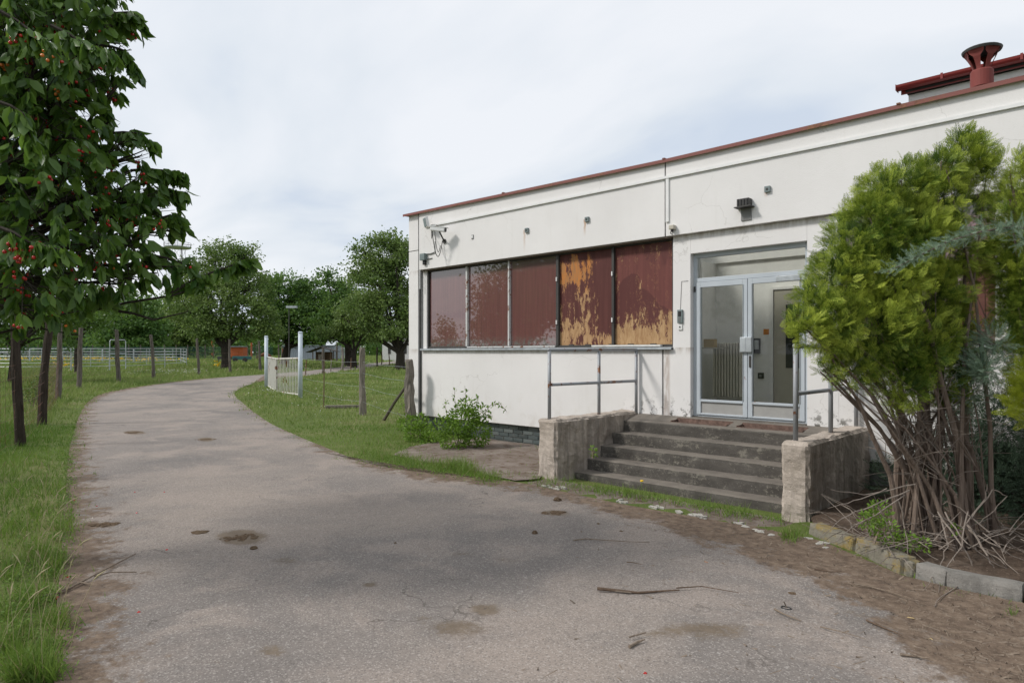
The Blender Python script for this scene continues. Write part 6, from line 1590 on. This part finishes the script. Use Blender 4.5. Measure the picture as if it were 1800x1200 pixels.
# longer tufts: foot of the steps, edge of the apron, foot of the kerb
def tuft_px(items, label, nm='grass_tufts'):
    Ps, Hs = [], []
    for px, py, sx, sy, n_, h in items:
        q = rng.normal(size=(n_, 2)); pts = [P(px + a * sx, min(1199, py + b * sy)) for a, b in q]
        Ps += [tuple(p) for p in pts]; Hs += list(rng.uniform(.5, 1.2, n_) * h)
    Ps = np.array(Ps); Hs = np.array(Hs); N = len(Ps); up = np.stack([rng.normal(0, .42, N), rng.normal(0, .42, N), np.ones(N)], 1); fr = frames(up)
    bad = stair_box(Ps[:, 0], Ps[:, 1] + .02); 
    w_ = rng.uniform(.004, .0075, N); V = np.einsum('nvk,nkj->nvj', np.stack([np.array(BL)[None, :, 0] * w_[:, None], np.array(BL)[None, :, 1] * Hs[:, None], np.array(BL)[None, :, 2] * Hs[:, None] * 1.5], -1), fr) + Ps[:, None]
    V = V[~bad]; N = len(V); F_ = np.array(BF)[None] + (np.arange(N) * 5)[:, None, None]
    o = arr_mesh(nm, V.reshape(-1, 3), F_.reshape(-1, 3), M['grass'], None, {'cv': np.repeat(np.clip(rng.normal(.6, .25, N), 0, 1), 5)}); tag(stuff(o), label, 'grass'); return o
def steps_tufts():
    items = []
    for k in range(52):
        px = 940 + k * 8.6; py = 838 + (px - 940) * .155 + rng.normal(0, 3); items.append((px, py + 6, 7, 4.5, 34, rng.uniform(.05, .14)))
    items += [(1000, 838, 12, 5, 160, .14), (1020, 845, 10, 4, 120, .15), (1110, 868, 18, 5, 200, .13), (1060, 862, 10, 4, 120, .1), (1390, 945, 9, 5, 190, .10), (1400, 905, 8, 6, 70, .12), (1290, 905, 20, 5, 120, .12), (1779, 1080, 7, 3, 40, .05)]
    return items
tuft_px(steps_tufts(), 'fringe of fresh grass growing along the foot of the steps')
tuft_px([(640 + k * 13 + rng.normal(0, 3), 800 + k * 2.3 + rng.normal(0, 3), 8, 4, 90, rng.uniform(.08, .2)) for k in range(18)] + [(810, 825, 16, 5, 380, .2), (780, 822, 14, 4, 240, .16), (860, 838, 16, 3, 160, .08), (880, 800, 30, 8, 60, .05), (900, 835, 22, 4, 60, .06)], 'rougher tufts along the edge of the bare apron')
tuft_px([(px + rng.normal(0, 6), py, 14, 10, 160, rng.uniform(.10, .2)) for px, py in [(20, 1180), (60, 1190), (30, 1130), (80, 1150), (15, 1080), (50, 1060), (90, 1100), (20, 1010), (60, 980), (95, 1000), (30, 930), (70, 900), (110, 930), (40, 870), (95, 860), (20, 1195), (100, 1190), (5, 1150)]], 'tall uneven grass leaning over the left verge')
# clover, plantain and other small broad leaves creeping over the edges of the drive
def weeds(name, label, m, pts_px, n, size):
    Ps = []
    for k in range(n):
        a = pts_px[int(rng.integers(len(pts_px)))]; px = a[0] + rng.normal() * a[2]; py = min(1198, a[1] + rng.normal() * a[3]); p = P(px, py); Ps.append((p.x, p.y, p.z + .012 + abs(rng.normal()) * a[4]))
    Ps = np.array(Ps); keep = ~inpoly(Ps[:, 0], Ps[:, 1], bedp) & ~stair_box(Ps[:, 0], Ps[:, 1] + .02)
    pn = np.array([noise.noise((a_ * 5, b_ * 5, 1)) for a_, b_ in zip(Ps[:, 0], Ps[:, 1])]); keep &= pn > -.05; Ps = Ps[keep]
    d = unit(len(Ps)); d[:, 2] = abs(d[:, 2]) * .5 + .15
    V, F_ = inst(LEAFV, LEAFF, Ps, frames(d, rng.normal(0, .6, len(Ps))), rng.uniform(.6, 1.3, len(Ps)) * size)
    o = arr_mesh(name, V, F_, M[m], None, {'cv': np.repeat(rng.uniform(0, .9, len(Ps)), 8)}); tag(stuff(o), label, 'weeds')
weeds('verge_weeds', 'small broad-leaved weeds creeping from the left verge onto the drive', 'grass', [(60, 1180, 30, 14, .02), (75, 1120, 25, 20, .02), (85, 1060, 22, 22, .02), (95, 1000, 18, 22, .02), (105, 940, 14, 22, .02), (112, 890, 12, 18, .02), (118, 850, 10, 14, .02), (122, 810, 8, 12, .02), (128, 770, 6, 10, .02), (40, 1000, 25, 60, .05), (30, 1120, 25, 50, .05)], 9000, .024)
weeds('lawn_weeds', 'small broad-leaved weeds in the lawn edge near the bare apron', 'shrub_leaf', [(640 + k * 22, 805 + k * 4, 16, 5, .02) for k in range(12)] + [(1000 + k * 40, 850 + k * 7, 18, 4, .015) for k in range(10)] + [(740, 800, 30, 8, .04), (700, 785, 30, 8, .05), (560, 775, 25, 5, .02), (500, 745, 25, 5, .02)], 5000, .022)
# seed stalks standing above the verge grass
mb = MB()
for k in range(60):
    py = random.uniform(860, 1195); px = random.uniform(-60, 110 + (random.random() < .2) * 60); p = P(px, py); h = random.uniform(.25, .5); d = Vector((random.uniform(-.12, .2), random.uniform(-.1, .15), 0))
    mb.tube([p, p + d * .4 + Vector((0, 0, h * .6)), p + d + Vector((0, 0, h))], [.0018, .0014, .001], 3, cap=False)
    q = p + d + Vector((0, 0, h)); mb.tube([q, q + Vector((d.x * .2, d.y * .2, .03)), q + Vector((d.x * .5, d.y * .5, .06))], [.002, .0045, .001], 4)
plain('dry_stalk', (.34, .30, .17), .8); o = mb.build('seed_stalks', M['dry_stalk']); tag(stuff(o), 'dry seed stalks standing above the left verge grass', 'grass')
# dandelion by the steps, meadow flowers
c = P(1127, 862); T = thing('dandelion', 'yellow dandelion flowering in front of the lowest step', 'flower', c)
MB().tube([c, c + Vector((.01, 0, .11))], .003, 5).build('stem', M['shrub_stem'] if 'shrub_stem' in M else plain('shrub_stem', (.12, .2, .04), .6), T)
MB().lathe((c.x + .01, c.y), [(0, c.z + .11), (.022, c.z + .118), (.020, c.z + .13), (0, c.z + .134)], 12).build('flower_head', M['petal_yellow'], T)
def flowers(name, label, m, items, s_):
    Ps = []
    for px, py, sx, sy, n_, h in items:
        for a, b in rng.normal(size=(n_, 2)):
            yy = py + b * sy
            if yy < 627: continue
            p = P(px + a * sx, yy); Ps.append((p.x, p.y, p.z + h * rng.uniform(.6, 1.1)))
    Ps = np.array(Ps); x, y = Ps[:, 0], Ps[:, 1]; Ps = Ps[~inpoly(x, y, road_poly)]
    V, F_ = inst([(-.5, -.5, 0), (.5, -.5, 0), (.5, .5, 0), (-.5, .5, 0), (0, 0, .5)], [(0, 1, 4), (1, 2, 4), (2, 3, 4), (3, 0, 4)], Ps, frames(unit(len(Ps))), rng.uniform(.6, 1.3, len(Ps)) * s_ * (1 + .02 * np.abs(Ps[:, 1])))
    o = arr_mesh(name, V, F_, M[m]); tag(stuff(o), label, 'flowers')
flowers('yellow_flowers', 'yellow flowering weeds scattered through the far paddock', 'petal_yellow', [(60, 632, 60, 2.5, 260, .4), (180, 633, 60, 2, 160, .4), (110, 645, 12, 3, 40, .4), (385, 645, 5, 3, 20, .4), (250, 634, 40, 2, 70, .3)], .11)
flowers('white_flowers', 'white clover and daisies along the verges', 'petal_white', [(300, 658, 22, 2.5, 150, .3), (340, 657, 10, 1.5, 60, .3), (240, 660, 25, 2, 40, .3), (480, 690, 22, 4, 60, .08)], .025)
flowers('white_flowers', 'tiny white clover heads in the lawn by the silvery post', 'petal_white', [(600, 700, 70, 18, 110, .08)], .018)
